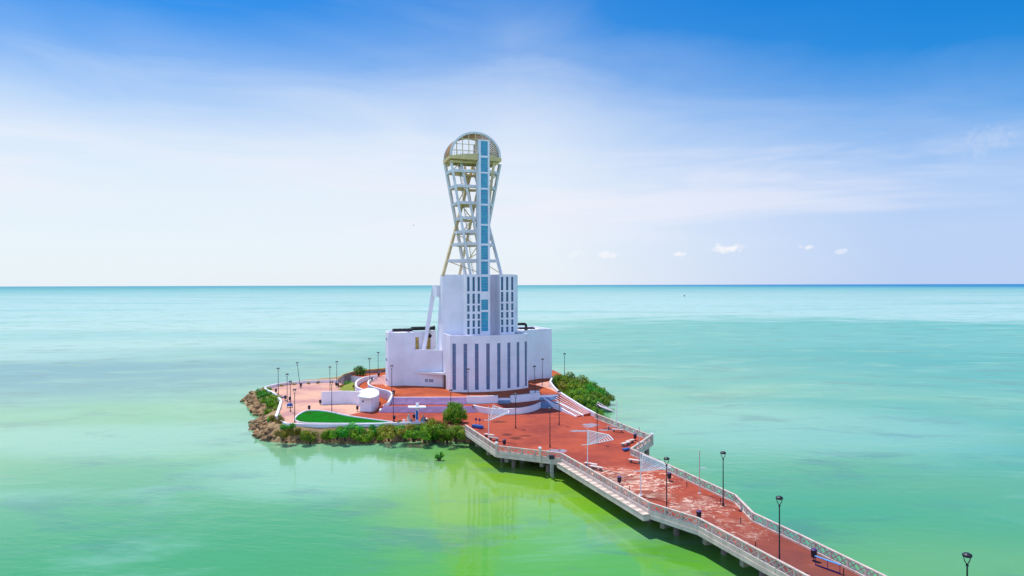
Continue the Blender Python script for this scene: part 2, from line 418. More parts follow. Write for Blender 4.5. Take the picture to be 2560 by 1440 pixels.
# ------------------------------------------------------------------ the island
inner = xy([(1166, 1062), (1071, 1056.5), (893, 1062), (760, 1062), (717, 1060), (690, 1048), (702, 1008), (694, 997), (684, 987), (666, 978), (662, 973), (683, 967), (750, 958), (800, 956), (847, 954.5), (873, 950)]) + \
    [(-48, 172), (-40, 184), (-20, 192), (0, 190), (13, 180), (14.5, 168), (12.5, 160)] + xy([(1376, 961)], 1.9) + xy([(1394, 985)], 1.5) + [(15.3, 127)]
outer = xy([(1166, 1106), (1120, 1104), (1071, 1103), (1000, 1105), (893, 1109), (800, 1108), (740, 1109), (682, 1106.5), (648, 1098), (638, 1085), (632, 1064), (650, 1048), (636, 1034), (612, 1014), (604, 1000), (640, 984), (655, 975)], WZ) + \
    [(-66, 190), (-45, 202), (-20, 206), (5, 204), (22, 192), (24, 178)] + xy([(1508, 982), (1503, 1000), (1488, 1034)], WZ) + [(16, 130), (9, 122), (-2, 117)]
def ray(poly, c, a):
    d = (math.cos(a), math.sin(a)); best = None
    for i in range(len(poly)):
        p, q = poly[i], poly[(i + 1) % len(poly)]
        ex, ey = q[0] - p[0], q[1] - p[1]; den = d[0] * ey - d[1] * ex
        if abs(den) < 1e-9: continue
        tt = ((p[0] - c[0]) * ey - (p[1] - c[1]) * ex) / den; uu = ((p[0] - c[0]) * d[1] - (p[1] - c[1]) * d[0]) / den
        if tt > 0 and -1e-6 <= uu <= 1 + 1e-6 and (best is None or tt > best): best = tt
    return best or 1
C0 = (-14, 150); NA = 300
mb = MB(); vs = []; fs = []
levels = [(0, -.12), (.25, -.35), (.5, -1.0), (.72, -1.8), (.9, -2.4), (1.0, -2.75), (1.12, -4.5)]
RO = []
for k in range(NA):
    a = 2 * math.pi * k / NA
    ri, ro = ray(inner, C0, a) + .15, ray(outer, C0, a); ro = max(ro, ri + 1.2)
    RO.append((a, ri, ro))
    for j, (f, z) in enumerate(levels):
        r = ri + (ro - ri) * f
        x, y = C0[0] + r * math.cos(a), C0[1] + r * math.sin(a)
        nn = mnoise.noise(Vector((x * .5, y * .5, 3))) * .35 if 0 < j < 6 else 0
        vs.append((x, y, z + nn))
nl = len(levels)
for k in range(NA):
    k2 = (k + 1) % NA
    for j in range(nl - 1): fs.append((k * nl + j, k * nl + j + 1, k2 * nl + j + 1, k2 * nl + j))
vs.append((C0[0], C0[1], -.12))
for k in range(NA): fs.append((len(vs) - 1, k * nl, ((k + 1) % NA) * nl))
mb.add(vs, fs)
M['soil'] = material('sandy_soil', (.42, .27, .12), .95, .2, .6, base2=(.22, .15, .08), bump=.5, bscale=3)
tag(fixn(mb.build('island_bank', M['soil'])), kind='structure')
# plaza slab (top z = 0) and its retaining edge
mb = MB(); mb.prism(inner, -.5, 0.0); tag(mb.build('plaza', M['plaza']), kind='structure')
# pink esplanade
esp = xy([(692, 1047), (717, 1059.3), (871.5, 1059.5), (871.5, 1037.8), (900, 1030.5), (935, 1026), (925, 1005), (896, 992), (893, 975), (873, 951.5), (847, 955.5), (800, 957), (750, 959), (684, 968), (664, 973.5), (667, 978), (685, 987), (695, 997), (703, 1008)])
mb = MB(); mb.prism(esp, -.004, .006); tag(mb.build('esplanade', M['pink']), kind='structure')
# lawn
lawnp = spline([(736, 1052), (740, 1044), (750, 1036), (763, 1030), (775, 1028), (800, 1028.3), (829, 1032.5), (855, 1038.5), (880, 1043), (930, 1050), (982, 1057)], 4) + [(960, 1060.2), (900, 1060.8), (830, 1060.8), (770, 1059.8), (748, 1057.5)]
M['lawn'] = material('mown_grass', (.003, .17, .006), .95, .2, .5, spec=.05, base2=(.012, .10, .004), bump=.3, bscale=20)
lw = xy(lawnp)
mb = MB(); mb.prism(lw, .002, .07); tag(mb.build('lawn', M['lawn']), 'bright green lawn inside a white kerb at the front of the island', kind='stuff')
mb = MB(); mb.wall(lw, .22, .004, .24, closed=True)
tag(mb.build('lawn_kerb', M['white'], loc=None), 'low white kerb curving round the green lawn', 'kerb')

# ------------------------------------------------------------------ terrace, landings and steps
ZT = 1.9; ZL = .95
A0, A1, A2, A3, A4 = (-9.1, 135.1), (-2.8, 136.3), (-.35, 136.4), (5.6, 139.6), (8.9, 140.2)
rampin = [(935, 947, 1.9), (927, 950, 1.9), (921, 956, 1.9), (924, 963, 1.9), (938, 970, 1.9), (957, 976, 1.9), (972, 980, 1.9), (979, 988, 1.9)]
terr = [(v.x, v.y) for v in (P(*q) for q in rampin)]
tl = P(978.5, 994, ZT); tr_ = P(1164.8, 994, ZT)
arc1 = spline([A0, A1], 3)
terr_poly = terr + [(tl.x, tl.y), (tr_.x, tr_.y), A0, A1, A2, A3, A4, (10.2, 141)] + [(9.2, 150), (9.0, 157), (10.5, 164), (12.5, 172), (11, 180), (-2, 188), (-22, 189), (-38, 182), (-42, 172)]
mb = MB(); mb.prism(terr_poly, -.3, ZT - .02); tag(mb.build('terrace_base', M['white']), kind='structure')
mb = MB(); mb.prism(terr_poly, ZT - .019, ZT)
tag(mb.build('terrace', M['terr']), kind='structure')
mb = MB()
mb.prism([(v.x, v.y) for v in (P(a, b_, 1.9) for a, b_ in ((925, 961.5), (958, 961), (967, 967), (966, 945), (975, 938), (960, 937), (941, 945), (928, 951)))], ZT - .01, ZT + .006)
mb.prism([(v.x, v.y) for v in (P(a, b_, 1.9) for a, b_ in ((1338, 962), (1352, 957), (1378, 953), (1384, 940), (1404, 941), (1388, 950), (1376, 962), (1386, 972), (1393, 982), (1380, 975), (1362, 968)))], ZT - .01, ZT + .006)
tag(mb.build('terrace_paving', M['pink']), kind='structure')

# landing slab at mid height, curved to the front
l_in = P(955, 1011.5, ZL)
yL0, yL1 = P(1060, 1011.5, ZL).y, P(1060, 1015.5, ZL).y
LW = spline([(-7.6, 133.2), (-6.6, 131.4), (-3.96, 129.2), (-.68, 128.8), (2.68, 130.4), (5.04, 134.2), (5.9, 137.6)], 5)
xl = P(962, 1012, ZL).x
mb = MB(); mb.prism([(xl, yL0), (A0[0], yL0), A0, A1, A2, A3, A4, (9.3, 139.6), (8.9, 137.9)] + LW[::-1] + [(-7.6, yL1), (xl - .9, yL1)], -.3, ZL)
tag(mb.build('landing', M['plaza']), kind='structure')

def flight(name, label, p0, p1, q0, q1, z0, z1, n, mat=M['step'], group=None):
    """steps between a lower front edge p0-p1 (z0) and an upper back edge q0-q1 (z1)"""
    mb = MB()
    for k in range(n):
        f = k / n
        a = [p0[i] + (q0[i] - p0[i]) * f for i in (0, 1)]; b_ = [p1[i] + (q1[i] - p1[i]) * f for i in (0, 1)]
        mb.prism([a, b_, q1, q0], z0 - .01 + (z1 - z0) * (k) / n, z0 + (z1 - z0) * (k + 1) / n - (.004 if k == n - 1 else 0))
    c = ((p0[0] + p1[0]) / 2, (p0[1] + p1[1]) / 2, z0)
    r = empty(name, c, 0, label, 'steps', group)
    mb.build('treads', mat, r)
    nb = MB()
    for k in range(n):
        f = k / n
        a = Vector([p0[i] + (q0[i] - p0[i]) * f for i in (0, 1)] + [z0 + (z1 - z0) * (k + 1) / n - .02]); b_ = Vector([p1[i] + (q1[i] - p1[i]) * f for i in (0, 1)] + [z0 + (z1 - z0) * (k + 1) / n - .02])
        nb.bar(a, b_, .05, .05)
    nb.build('nosing', M['nose'] if mat is M['step'] else M['bluestep'], r)
    return r
GS = 'flights of steps up to the terrace'
uL, uR = P(968, 1012, ZL), P(1164.8, 1012, ZL)
flight('steps', 'wide upper flight of lilac steps right below the building terrace', (uL.x, uL.y), (uR.x, uR.y), (tl.x, tl.y), (tr_.x, tr_.y), ZL, ZT, 6, group=GS)
bL, bR = P(948, 1032, 0), P(1192, 1032, 0); cL, cR = P(960, 1015.5, ZL), P(1178, 1015.5, ZL)
flight('steps', 'wide lower flight of lilac steps behind the white information post', (bL.x, bL.y), (bR.x, bR.y), (cL.x, cL.y), (cR.x, cR.y), 0, ZL, 6, group=GS)
flight('steps', 'short blue-grey flight between two white planter walls', (-2.75, 135.3), (-.5, 135.2), (-2.75, 138.0), (-.5, 138.0), ZL, ZT, 6, M['bluestep'], GS)
flight('steps', 'upper blue-grey flight at the right end of the planter walls', (5.65, 138.6), (9.2, 139.0), (5.65, 141.2), (9.4, 141.4), ZL, ZT, 6, M['bluestep'], GS)
flight('steps', 'lower blue-grey flight at the right end of the curved white wall', (5.6, 135.0), (9.5, 135.3), (5.9, 137.8), (9.1, 138.1), 0, ZL, 6, M['bluestep'], GS)
# white kerb strip along the top of the wide flight
mb = MB(); mb.box(((tl.x + tr_.x) / 2, tl.y + .12, ZT + .04), (tr_.x - tl.x, .24, .12)); tag(mb.build('step_kerb', M['white']), 'thin white kerb along the top of the wide flight of steps', 'kerb')

# planter walls
def planter(path, z0, z1, th, label):
    c = path[len(path) // 2]
    mb = MB(); mb.wall(path, th, z0, z1)
    r = empty('planter_wall', (c[0], c[1], z0), 0, label, 'wall', 'white walls round the terrace')
    mb.build('wall_body', M['white'], r)
    cp = MB(); cp.wall(path, th + .06, z1 + .001 if not isinstance(z1, list) else [q + .001 for q in z1], z1 + .07 if not isinstance(z1, list) else [q + .07 for q in z1]); cp.build('coping', M['trim'], r)
    return r
planter([(A0[0], 135.3), (-6, 135.35), (-2.9, 136.1)], ZL - .02, ZT + .45, .5, 'long low white wall before the drum, between the wide steps and a short flight')
planter(spline([(-.3, 136.3), (2.6, 137.6), (5.5, 139.7)], 5), ZL - .02, ZT + .42, .5, 'white wall curving back before the drum, between the two short flights')
planter(LW[1:-3], -.02, ZL + .1, .3, 'long curved white retaining wall around the lower landing')
mb = MB(); mb.box((4.6, 140.6, ZT + .35), (1.9, .8, .7)); tag(mb.build('planter_box', M['white']), 'small white block standing behind the curved planter wall', 'planter')
# stairs down the right flank: sloping strips between the outer parapet and the plaza
op = [P(1384, 948, 1.9), P(1376, 960, 1.9), P(1380, 968, 1.9), P(1394, 984, 1.6), P(1430, 1008, .9), P(1460, 1027, .4), P(1488, 1042, 0)]
pw = spline([(v.x, v.y, v.z) for v in op], 5)
mb = MB(); mb.wall([(a, b_) for a, b_, c in pw], .35, -.4, [c + .75 for a, b_, c in pw])
r = empty('side_parapet', (op[3].x, op[3].y, 0), 0, 'long white parapet running down the right flank beside the bushes', 'wall', 'white walls round the terrace')
mb.build('wall_body', M['white'], r)
r = empty('flank_steps', (11, 134, 0), 0, 'long slanting orange and white steps down the right flank inside the white parapet', 'steps')
S0, E0 = Vector((10.0, 141.0)), Vector((14.6, 127.4)); dv = Vector((-.93, -.37))
red = MB(); wh = MB()
for k in range(8):
    zs = ZT - .02 - k * .22; ze = max(.03, .52 - k * .06)
    o0 = dv * (k * .46)
    a = S0 + o0; e = E0 + o0 * (.78)
    a2, e2 = a + dv * .46, e + dv * .36
    ed = (E0 - S0).normalized()
    zs = max(zs, .1)
    if k in (4,): red_t = wh
    else: red_t = red
    red_t.prism([tuple(a), tuple(e), tuple(e2), tuple(a2)], -.1, [zs, ze, ze, zs])
    wh.bar((*(a2), zs - .02), (*(e2), ze - .02), .09, .06)
red.build('treads', M['plaza'], r); wh.build('nosing', M['trim'], r)
wl = MB(); a = S0 + dv * 3.8; e = E0 + dv * 2.95; wl.wall([tuple(a), tuple(e)], .3, -.1, [1.35, .12]); wl.build('side_wall', M['white'], r)

# ------------------------------------------------------------------ ramp walls, kiosk, left walls
outw = spline([(943, 937.5, 2.8), (915, 942, 2.8), (897, 949, 2.8), (889.5, 958, 2.8), (892, 967, 2.8), (905, 973, 2.85), (924, 978, 2.9)], 5)
pts = [P(*q) for q in outw]
def thing_wall(name, path, th, z0, z1, label, mat=None, grp='white walls of the ramp and esplanade', coping=True):
    c = path[len(path) // 2]
    r = empty(name, (c[0], c[1], 0), 0, label, 'wall', grp)
    mb = MB(); mb.wall(path, th, z0, z1); mb.build('wall_body', mat or M['white'], r)
    if coping:
        zz = z1 if isinstance(z1, list) else [z1] * len(path)
        cp = MB(); cp.wall(path, th + .08, [q + .001 for q in zz], [q + .06 for q in zz]); cp.build('coping', M['trim'], r)
    return r
thing_wall('ramp_wall', [(v.x, v.y) for v in pts], .3, -.1, [v.z for v in pts], 'outer white wall of the S-shaped ramp, bending out to the green mound')
innw = spline([(935, 946, 2.45), (926, 949, 2.45), (920.5, 956, 2.45), (924, 963, 2.45), (938, 969, 2.45), (957, 974, 2.45), (972, 978, 2.45), (980, 985, 2.4), (976, 996, 2.1), (970, 1006, 1.6), (961, 1011, 1.2), (955, 1018, .7), (949.5, 1026, .3)], 4)
pi = [P(*q) for q in innw]
thing_wall('ramp_wall', [(v.x, v.y) for v in pi], .28, -.1, [v.z for v in pi], 'inner white wall of the ramp that steps down along the left end of the wide steps')
# ramp surface
ro_ = [P(943, 941, 1.9), P(899, 956, 1.75), P(895, 970, 1.4), P(922, 986, 1.0), P(944, 1003, .5), P(944, 1026, .012)]
ri_ = [P(935, 948, 1.9), P(921, 957, 1.75), P(924, 968, 1.4), P(952, 982, 1.0), P(970, 1000, .5), P(955, 1025, .012)]
so = spline([tuple(v) for v in ro_], 6); si = spline([tuple(v) for v in ri_], 6)
mb = MB(); n = len(so); mb.add(so + si, [(i, n + i, n + i + 1, i + 1) for i in range(n - 1)])
tag(mb.build('ramp', M['terr']), kind='structure')
thing_wall('curved_wall', xy(spline([(803.5, 1012), (829, 1010.6), (858, 1009.6), (880, 1010.2), (900, 1013)], 4)), .3, -.02, 2.6, 'tall curved white wall standing on the pink paving left of the round kiosk')
kb = xy([(899, 1028.5), (928, 1029.8), (937, 1027), (944, 1022.5), (948, 1016.7), (947, 1010), (938, 1004), (920, 1002), (903, 1008), (899, 1018)])
k0 = P(922, 1017)
r = empty('round_kiosk', (k0.x, k0.y, 0), 0, 'round-ended white kiosk with a flat roof at the foot of the ramp', 'kiosk')
mb = MB(); mb.prism(kb, -.02, 2.74); mb.build('walls', M['white'], r)
rp = [(v.x, v.y) for v in (P(a, b_, 2.95) for a, b_ in ((892.5, 990), (908, 993), (925.4, 994.8), (936, 992.5), (944, 989), (948, 984.5), (947, 980.5), (940, 977.5), (924, 975.5), (908, 975.5), (896, 977), (905, 983)))]
mb = MB(); mb.prism(rp, 2.745, 2.95); mb.build('roof_slab', M['trim'], r)
mb = MB(); v = P(910, 1001, 2.0); mb.box((v.x, P(911, 1029, 0).y - .1, 2.0), (.3, .12, .3)); mb.build('vent', M['grey'], r)
# parapets round the esplanade
thing_wall('esplanade_parapet', xy(spline([(690, 1047.5), (696, 1030), (702, 1008), (694, 997), (684, 987), (667, 978.5), (662.5, 974)], 4)), .4, -.4, .45, 'white parapet along the left tip of the island above the rocks')
bpts = spline([(662.5, 974, .6), (683, 968, .6), (715, 962.5, .6), (750, 959, .6), (800, 956.8, .6), (846, 955.5, .6)], 3)
bp = [P(a, b_, 0) for a, b_, c in bpts]
thing_wall('esplanade_parapet', [(v.x, v.y) for v in bp], .35, -.4, .6, 'long white parapet along the far side of the pink esplanade')
ya = P(846, 955.5, 0)
r = empty('ochre_parapet', (-42, 170, 0), 0, 'rising grey parapet with an ochre top behind the tree and the building', 'wall')
pth = [(ya.x, ya.y), (-41.5, 168), (-39.5, 173), (-30, 179), (-22, 183)]; zz = [.6, 2.3, 2.55, 2.7, 2.7]
mb = MB(); mb.wall(pth, .35, -.4, zz); mb.build('wall_body', M['grey'], r)
mb = MB(); mb.wall(pth, .42, [q + .002 for q in zz], [q + .3 for q in zz]); mb.build('top_band', M['ochre'], r)
thing_wall('front_retaining_wall', xy([(692, 1049), (717, 1061), (760, 1063), (830, 1063.4), (893, 1063), (940, 1061.8), (1000, 1059), (1071, 1056.2)]), .3, -1.3, .18, 'long white retaining wall between the lawn and the bushes on the front shore')
thing_wall('corner_wall', [tuple(P(1071, 1056.4)[:2]), tuple(P(1066, 1048)[:2])], .2, 0, .25, 'short slanting white kerb beside the grey dome', coping=False)
# grassy mound between the ramp and the far parapet
gm = xy([(846, 974), (862, 968), (872, 962), (886, 958), (889, 970), (888, 982), (866, 979)])
cx = sum(p[0] for p in gm) / len(gm); cy = sum(p[1] for p in gm) / len(gm)
mb = MB(); mb.add([(p[0], p[1], .0) for p in gm] + [((p[0] + cx) / 2, (p[1] + cy) / 2, .8) for p in gm] + [(cx + 1, cy + 1, 1.2)],
       [(i, (i + 1) % 7, 7 + (i + 1) % 7, 7 + i) for i in range(7)] + [(7 + i, 7 + (i + 1) % 7, 14) for i in range(7)])
M['mound'] = material('dry_grass', (.24, .27, .03), .95, .3, 1.2, base2=(.15, .2, .02), bump=.4)
tag(mb.build('grass_mound', M['mound']), 'yellow-green grassy mound beside the outer ramp wall', kind='stuff')
# ------------------------------------------------------------------ the lighthouse building
TH = R(18.7); BO = Vector((-9.2, 160.0, 0)); ca, sa = math.cos(TH), math.sin(TH)
def L(x, y, z=0.0): return Vector((BO.x + ca * x - sa * y, BO.y + sa * x + ca * y, z))
def LP(pts): return [tuple(L(a, b_)[:2]) for a, b_ in pts]
bld = empty('lighthouse_building', (BO.x, BO.y, ZT), TH, 'tall white lighthouse with drum front, lattice tower and glazed lift shaft', 'building')
TOPW = 13.8
def facade(mb, fmap, scuts, zcuts, wins, depth):
    """skin with real window openings; fmap(s, z, inset) -> point; wins = (s0, s1, z0, z1)"""
    S = sorted(set(scuts) | {w_[0] for w_ in wins} | {w_[1] for w_ in wins}); Zs = sorted(set(zcuts) | {w_[2] for w_ in wins} | {w_[3] for w_ in wins})
    for i in range(len(S) - 1):
        for j in range(len(Zs) - 1):
            sm, zm = (S[i] + S[i + 1]) / 2, (Zs[j] + Zs[j + 1]) / 2
            if any(a < sm < b_ and c < zm < d for a, b_, c, d in wins): continue
            mb.add([fmap(S[i], Zs[j], 0), fmap(S[i + 1], Zs[j], 0), fmap(S[i + 1], Zs[j + 1], 0), fmap(S[i], Zs[j + 1], 0)], [(0, 1, 2, 3)])
    for a, b_, c, d in wins:
        o, q = (lambda s, z: fmap(s, z, 0)), (lambda s, z: fmap(s, z, depth))
        mb.add([o(a, c), o(a, d), q(a, d), q(a, c)], [(0, 1, 2, 3)]); mb.add([o(b_, c), q(b_, c), q(b_, d), o(b_, d)], [(0, 1, 2, 3)])
        mb.add([o(a, c), q(a, c), q(b_, c), o(b_, c)], [(0, 1, 2, 3)]); mb.add([o(a, d), o(b_, d), q(b_, d), q(a, d)], [(0, 1, 2, 3)])
    a, b_, c, d = S[0], S[-1], Zs[0], Zs[-1]
    mb.add([fmap(a, c, 0), fmap(a, d, 0), fmap(a, d, depth * 1.2), fmap(a, c, depth * 1.2)], [(0, 1, 2, 3)])
    mb.add([fmap(b_, c, 0), fmap(b_, c, depth * 1.2), fmap(b_, d, depth * 1.2), fmap(b_, d, 0)], [(0, 1, 2, 3)])
    for k in range(len(S) - 1):
        mb.add([fmap(S[k], d, 0), fmap(S[k + 1], d, 0), fmap(S[k + 1], d, depth * 1.2), fmap(S[k], d, depth * 1.2)], [(0, 1, 2, 3)])
def window(fmap, a, b_, c, d, inset, mat, rows, parent, cols=1, name='window', frame=.04):
    """one window: glass pane and its own thin frame bars"""
    pn = MB(); pn.add([fmap(a, c, inset), fmap(b_, c, inset), fmap(b_, d, inset), fmap(a, d, inset)], [(0, 1, 2, 3)])
    o = pn.build(name, mat, parent)
    fr = MB()
    for k in range(rows + 1):
        z = c + (d - c) * k / rows
        fr.bar(fmap(a, z, inset - .02), fmap(b_, z, inset - .02), .04, frame)
    for k in range(cols + 1):
        s = a + (b_ - a) * k / cols
        fr.bar(fmap(s, c, inset - .02), fmap(s, d, inset - .02), frame, frame)
    fr.build('frame', M['steel'], o)
    return o
# wings
def parapet(poly, z, mat=M['white'], h=.5):
    pass
wl = MB()
left = [(-19.9, -1.2), (-16.4, -1.35), (-14.35, -2.7), (-14.35, 11), (-17, 11), (-19.9, 3.3)]
wl.prism(LP(left), ZT - .1, TOPW - .5)
wl.wall(LP([(-16.9, 10.8), (-19.75, 3.25), (-19.75, -1.05), (-16.42, -1.2), (-14.5, -2.45), (-14.5, 10.8)]), .3, TOPW - .5, TOPW, closed=True)
wl.build('wing_wall', M['white'], bld)
wl = MB()       # lower front between the wing and the tall block, with the sunken court behind
wl.prism(LP([(-14.35, -2.7), (-8.75, -6.4), (-8.75, -5.9), (-14.35, -2.2)]), ZT - .1, 10.0)
wl.prism(LP([(-14.35, -2.19), (-8.75, -5.89), (-8.75, 8), (-14.35, 8)]), ZT - .1, 9.4)
wl.build('court_front_wall', M['white'], bld)
wl = MB()       # court back wall with three door openings
for x0, x1, z0, z1 in ((-14.35, -12.9, 9.4, 12.3), (-12.1, -11.2, 9.4, 12.3), (-9.3, -8.0, 9.4, 12.3), (-14.35, -8.0, 12.3, TOPW - .1), ):
    wl.prism(LP([(x0, 3.6), (x1, 3.6), (x1, 4.0), (x0, 4.0)]), z0, z1)
wl.build('court_back_wall', M['white'], bld)
wl = MB(); wl.prism(LP([(-12.9, 3.8), (-12.1, 3.8), (-12.1, 4.0), (-12.9, 4.0)]), 9.4, 12.3); wl.build('door', M['ochre'], bld)
wl = MB(); wl.prism(LP([(-10.2, 3.8), (-9.3, 3.8), (-9.3, 4.0), (-10.2, 4.0)]), 9.4, 12.3); wl.build('door', M['ochre'], bld)
wl = MB(); wl.prism(LP([(-11.2, 3.85), (-10.2, 3.85), (-10.2, 4.0), (-11.2, 4.0)]), 9.4, 12.3); wl.build('door', M['trim'], bld)
wl = MB()       # right wing with its narrow notch
wl.prism(LP([(10.45, -4.8), (15.6, -1.35), (19.45, -1.2), (19.45, 11), (10.45, 11)]), ZT - .1, TOPW - .5)
wl.wall(LP([(10.6, -4.5), (15.55, -1.2), (19.3, -1.05), (19.3, 10.8), (10.6, 10.8)]), .3, TOPW - .5, TOPW, closed=True)
wl.build('wing_wall', M['white'], bld)
wl = MB()
wl.prism(LP([(8.7, -6.2), (10.44, -4.8), (10.44, -3.5), (8.7, -4.5)]), ZT - .1, 9.7)
wl.prism(LP([(8.7, -3.0), (10.44, -2.0), (10.44, 5), (8.7, 5)]), ZT - .1, TOPW - .2)
wl.build('notch_wall', M['white'], bld)
# three dark slots in the left end
for z in (12.2, 7.6, 3.0):
    q = MB(); q.prism(LP([(-19.93, .2), (-19.88, .2), (-19.88, 2.6), (-19.93, 2.6)]), z - .25, z + .25); q.build('slot_window', M['glassdark'], bld)
# drum
RD = 16.4; A_ = R(32)
def fd(s, z, ins): r_ = RD - ins; return L(r_ * math.sin(s), -r_ * math.cos(s), z)
wins = []
for k in range(8):
    a = R(-29.4 + 8.4 * k); hw = R(1.36); wins.append((a - hw, a + hw, 2.35, 12.1))
mb = MB(); facade(mb, fd, [-A_ + 2 * A_ * k / 24 for k in range(25)], [ZT - .1, TOPW], wins, .16)
N = 24
corep = [((RD - .36) * math.sin(-A_ + 2 * A_ * k / N), -(RD - .36) * math.cos(-A_ + 2 * A_ * k / N)) for k in range(N + 1)]
ex = RD * math.sin(A_)
mb.prism(LP(corep + [(ex, -RD * math.cos(A_) + .36), (ex, -4), (-ex, -5), (-ex, -RD * math.cos(A_) + .36)]), ZT - .1, TOPW - .6)
mb.wall(LP([(-ex + .15, -5.5), (-ex + .15, -RD * math.cos(A_) + .3)] + [((RD - .5) * math.sin(-A_ + 2 * A_ * k / N), -(RD - .5) * math.cos(-A_ + 2 * A_ * k / N)) for k in range(1, N)] + [(ex - .15, -RD * math.cos(A_) + .3), (ex - .15, -5)]), .3, TOPW - .6, TOPW - .004)
fixn(mb.build('drum_wall', M['white'], bld))
for a, b_, c, d in wins: window(fd, a, b_, c, d, .13, M['glassdark'], 6, bld, frame=.03)
# canopy over the side door, the door, small windows
mb = MB(); mb.prism(LP([(-14.4, -2.75), (-8.75, -6.5), (-8.75, -8.6), (-9.6, -8.4)]), 4.8, 5.25); mb.build('canopy', M['trim'], bld)
mb = MB(); mb.prism(LP([(-8.78, -9.4), (-8.74, -9.4), (-8.74, -7.4), (-8.78, -7.4)]), ZT, 4.85); mb.build('door', M['brown'], bld)
def fs_(s, z, ins):     # slanted wall, s = run from (-16.4,-1.35) to (-8.75,-6.4)
    n = Vector((-.551, -.834)); p = Vector((-16.4, -1.35)) + Vector((.834, -.551)) * s - n * ins; return L(p.x, p.y, z)
for s0, s1 in ((5.0, 5.75), (6.0, 7.0)):
    q = MB(); 
    q.add([fs_(s0, 2.9, -.02), fs_(s1, 2.9, -.02), fs_(s1, 3.55, -.02), fs_(s0, 3.55, -.02)], [(0, 1, 2, 3)]); wo = q.build('small_window', M['glassdark'], bld)
    fr = MB()
    for zz in (2.9, 3.22, 3.55): fr.bar(fs_(s0, zz, -.03), fs_(s1, zz, -.03), .05, .05)
    for ss in (s0, (s0 + s1) / 2, s1): fr.bar(fs_(ss, 2.9, -.03), fs_(ss, 3.55, -.03), .05, .05)
    fr.build('frame', M['trim'], wo)
# upper block
ZB = 26.75; FY = -13.0
def fb(s, z, ins): return L(s, FY + ins, z)
def zrow(py): return CZ - (py - 711.8) * 147.2 / FPX
rowsL = [(692.2, 728), (733.9, 759), (763, 778.6), (784.4, 796.7), (800.5, 817), (820.5, 835)]
rowsR = [(692, 726), (730, 755), (759, 776.5), (780.7, 795.5), (799.7, 814), (818, 832)]
def lx(px):      # local x of a pixel column on the block's front plane
    k = (px - 1280) / FPX; return ((k * (BO.y + ca * FY)) - (BO.x - sa * FY)) / (ca - k * sa)
wL = [(lx(a), lx(b_), zrow(d), zrow(c)) for a, b_ in ((1168, 1174), (1181.2, 1187.2), (1194, 1200)) for c, d in rowsL]
wR = [(lx(a), lx(b_), zrow(d), zrow(c)) for a, b_ in ((1252.5, 1258.3), (1265.3, 1271), (1278, 1283.5)) for c, d in rowsR]
wC = [(lx(1203), lx(1220.3), zrow(d), zrow(c)) for c, d in ((692, 728.6), (749, 775), (780, 828))]
xl0, xs1 = lx(1165), lx(1225); xr0, xr1 = lx(1250), lx(1286)
mb = MB(); facade(mb, fb, [xl0, xs1], [12.6, ZB], wL + wC, .16)
mb.prism(LP([(xl0, FY + .34), (xs1, FY + .34), (xs1, -8.9), (xl0, -8.9)]), 12.6, ZB - .004)
fixn(mb.build('window_block', M['white'], bld))
mb = MB(); facade(mb, fb, [xr0, xr1], [12.6, ZB], wR, .16)
mb.prism(LP([(xr0, FY + .34), (xr1, FY + .34), (xr1, -8.9), (xr0, -8.9)]), 12.6, ZB - .004)
fixn(mb.build('window_block', M['white'], bld))
for q in wL + wR: window(fb, *q, .14, M['glass'], 2, bld, frame=.025)
for q in wC: window(fb, *q, .14, M['teal'], 5, bld, 1, frame=.025)
mb = MB()       # concave recess between the two window blocks
rc = [(xs1, -10.4)] + [(xs1 + (xr0 - xs1) * (.5 - .5 * math.cos(math.pi * k / 8)), -10.4 + 1.2 * math.sin(math.pi * k / 8)) for k in range(1, 8)] + [(xr0, -11.2), (xr0, -8.5), (xs1, -8.5)]
mb.prism(LP(rc), 12.6, ZB - .02); mb.build('recess_wall', M['white'], bld)
mb = MB()       # body of the block behind, with the slanted flanks and the raking back edge
body = [(-8.72, -6.42), (xl0 + .05, -8.92), (xr1 - .05, -8.92), (9.0, -6.2)]
vs = []
for z, yb in ((9.4, -.2), (ZB, -4.3)):
    for p in LP(body) + LP([(9.0, yb), (-8.72, yb)]): vs.append((p[0], p[1], z))
mb.add(vs, [(0, 1, 2, 3, 4, 5)[::-1], (6, 7, 8, 9, 10, 11)] + [(i, (i + 1) % 6, 6 + (i + 1) % 6, 6 + i) for i in range(6)])
fixn(mb.build('block_body', M['white'], bld))
# raking buttress behind the left flank, with its bridge
mb = MB(); mb.bar(L(-11.25, 1.9, 9.3), L(-9.0, .6, 24.2), .85, 1.1, up=(0, 1, 0)); mb.build('buttress', M['white'], bld)
mb = MB(); mb.prism(LP([(-9.45, -4), (-8.73, -4), (-8.73, 1.3), (-9.45, 1.3)]), 21.8, 24.3); mb.build('buttress', M['white'], bld)
# lift shaft
sx0, sx1 = lx(1197.4), lx(1225)
panels = [(352.6, 388.8), (393.9, 429.4), (433.5, 469.3), (473.9, 508.9), (513.9, 559.7), (563.9, 608.6), (613.9, 648.9), (653.5, 686)]
gp = [(lx(1203), lx(1220.3), CZ + (711.8 - d) * 147.2 / FPX, CZ + (711.8 - c) * 147.2 / FPX) for c, d in panels]
STOP = CZ + (711.8 - 349.3) * 147.2 / FPX
FYs = FY - .003
def fsft(s, z, ins): return L(s, FYs + ins, z)
mb = MB(); facade(mb, fsft, [sx0, sx1], [ZB - .3, STOP], gp, .14)
mb.prism(LP([(sx0, FY + .3), (sx1, FY + .3), (sx1, -10.8), (sx0, -10.8)]), ZB - .3, STOP - .004)
fixn(mb.build('lift_shaft', M['white'], bld))
for q in gp: window(fsft, *q, .12, M['teal'], 5, bld, 1, 'shaft_window', frame=.025)
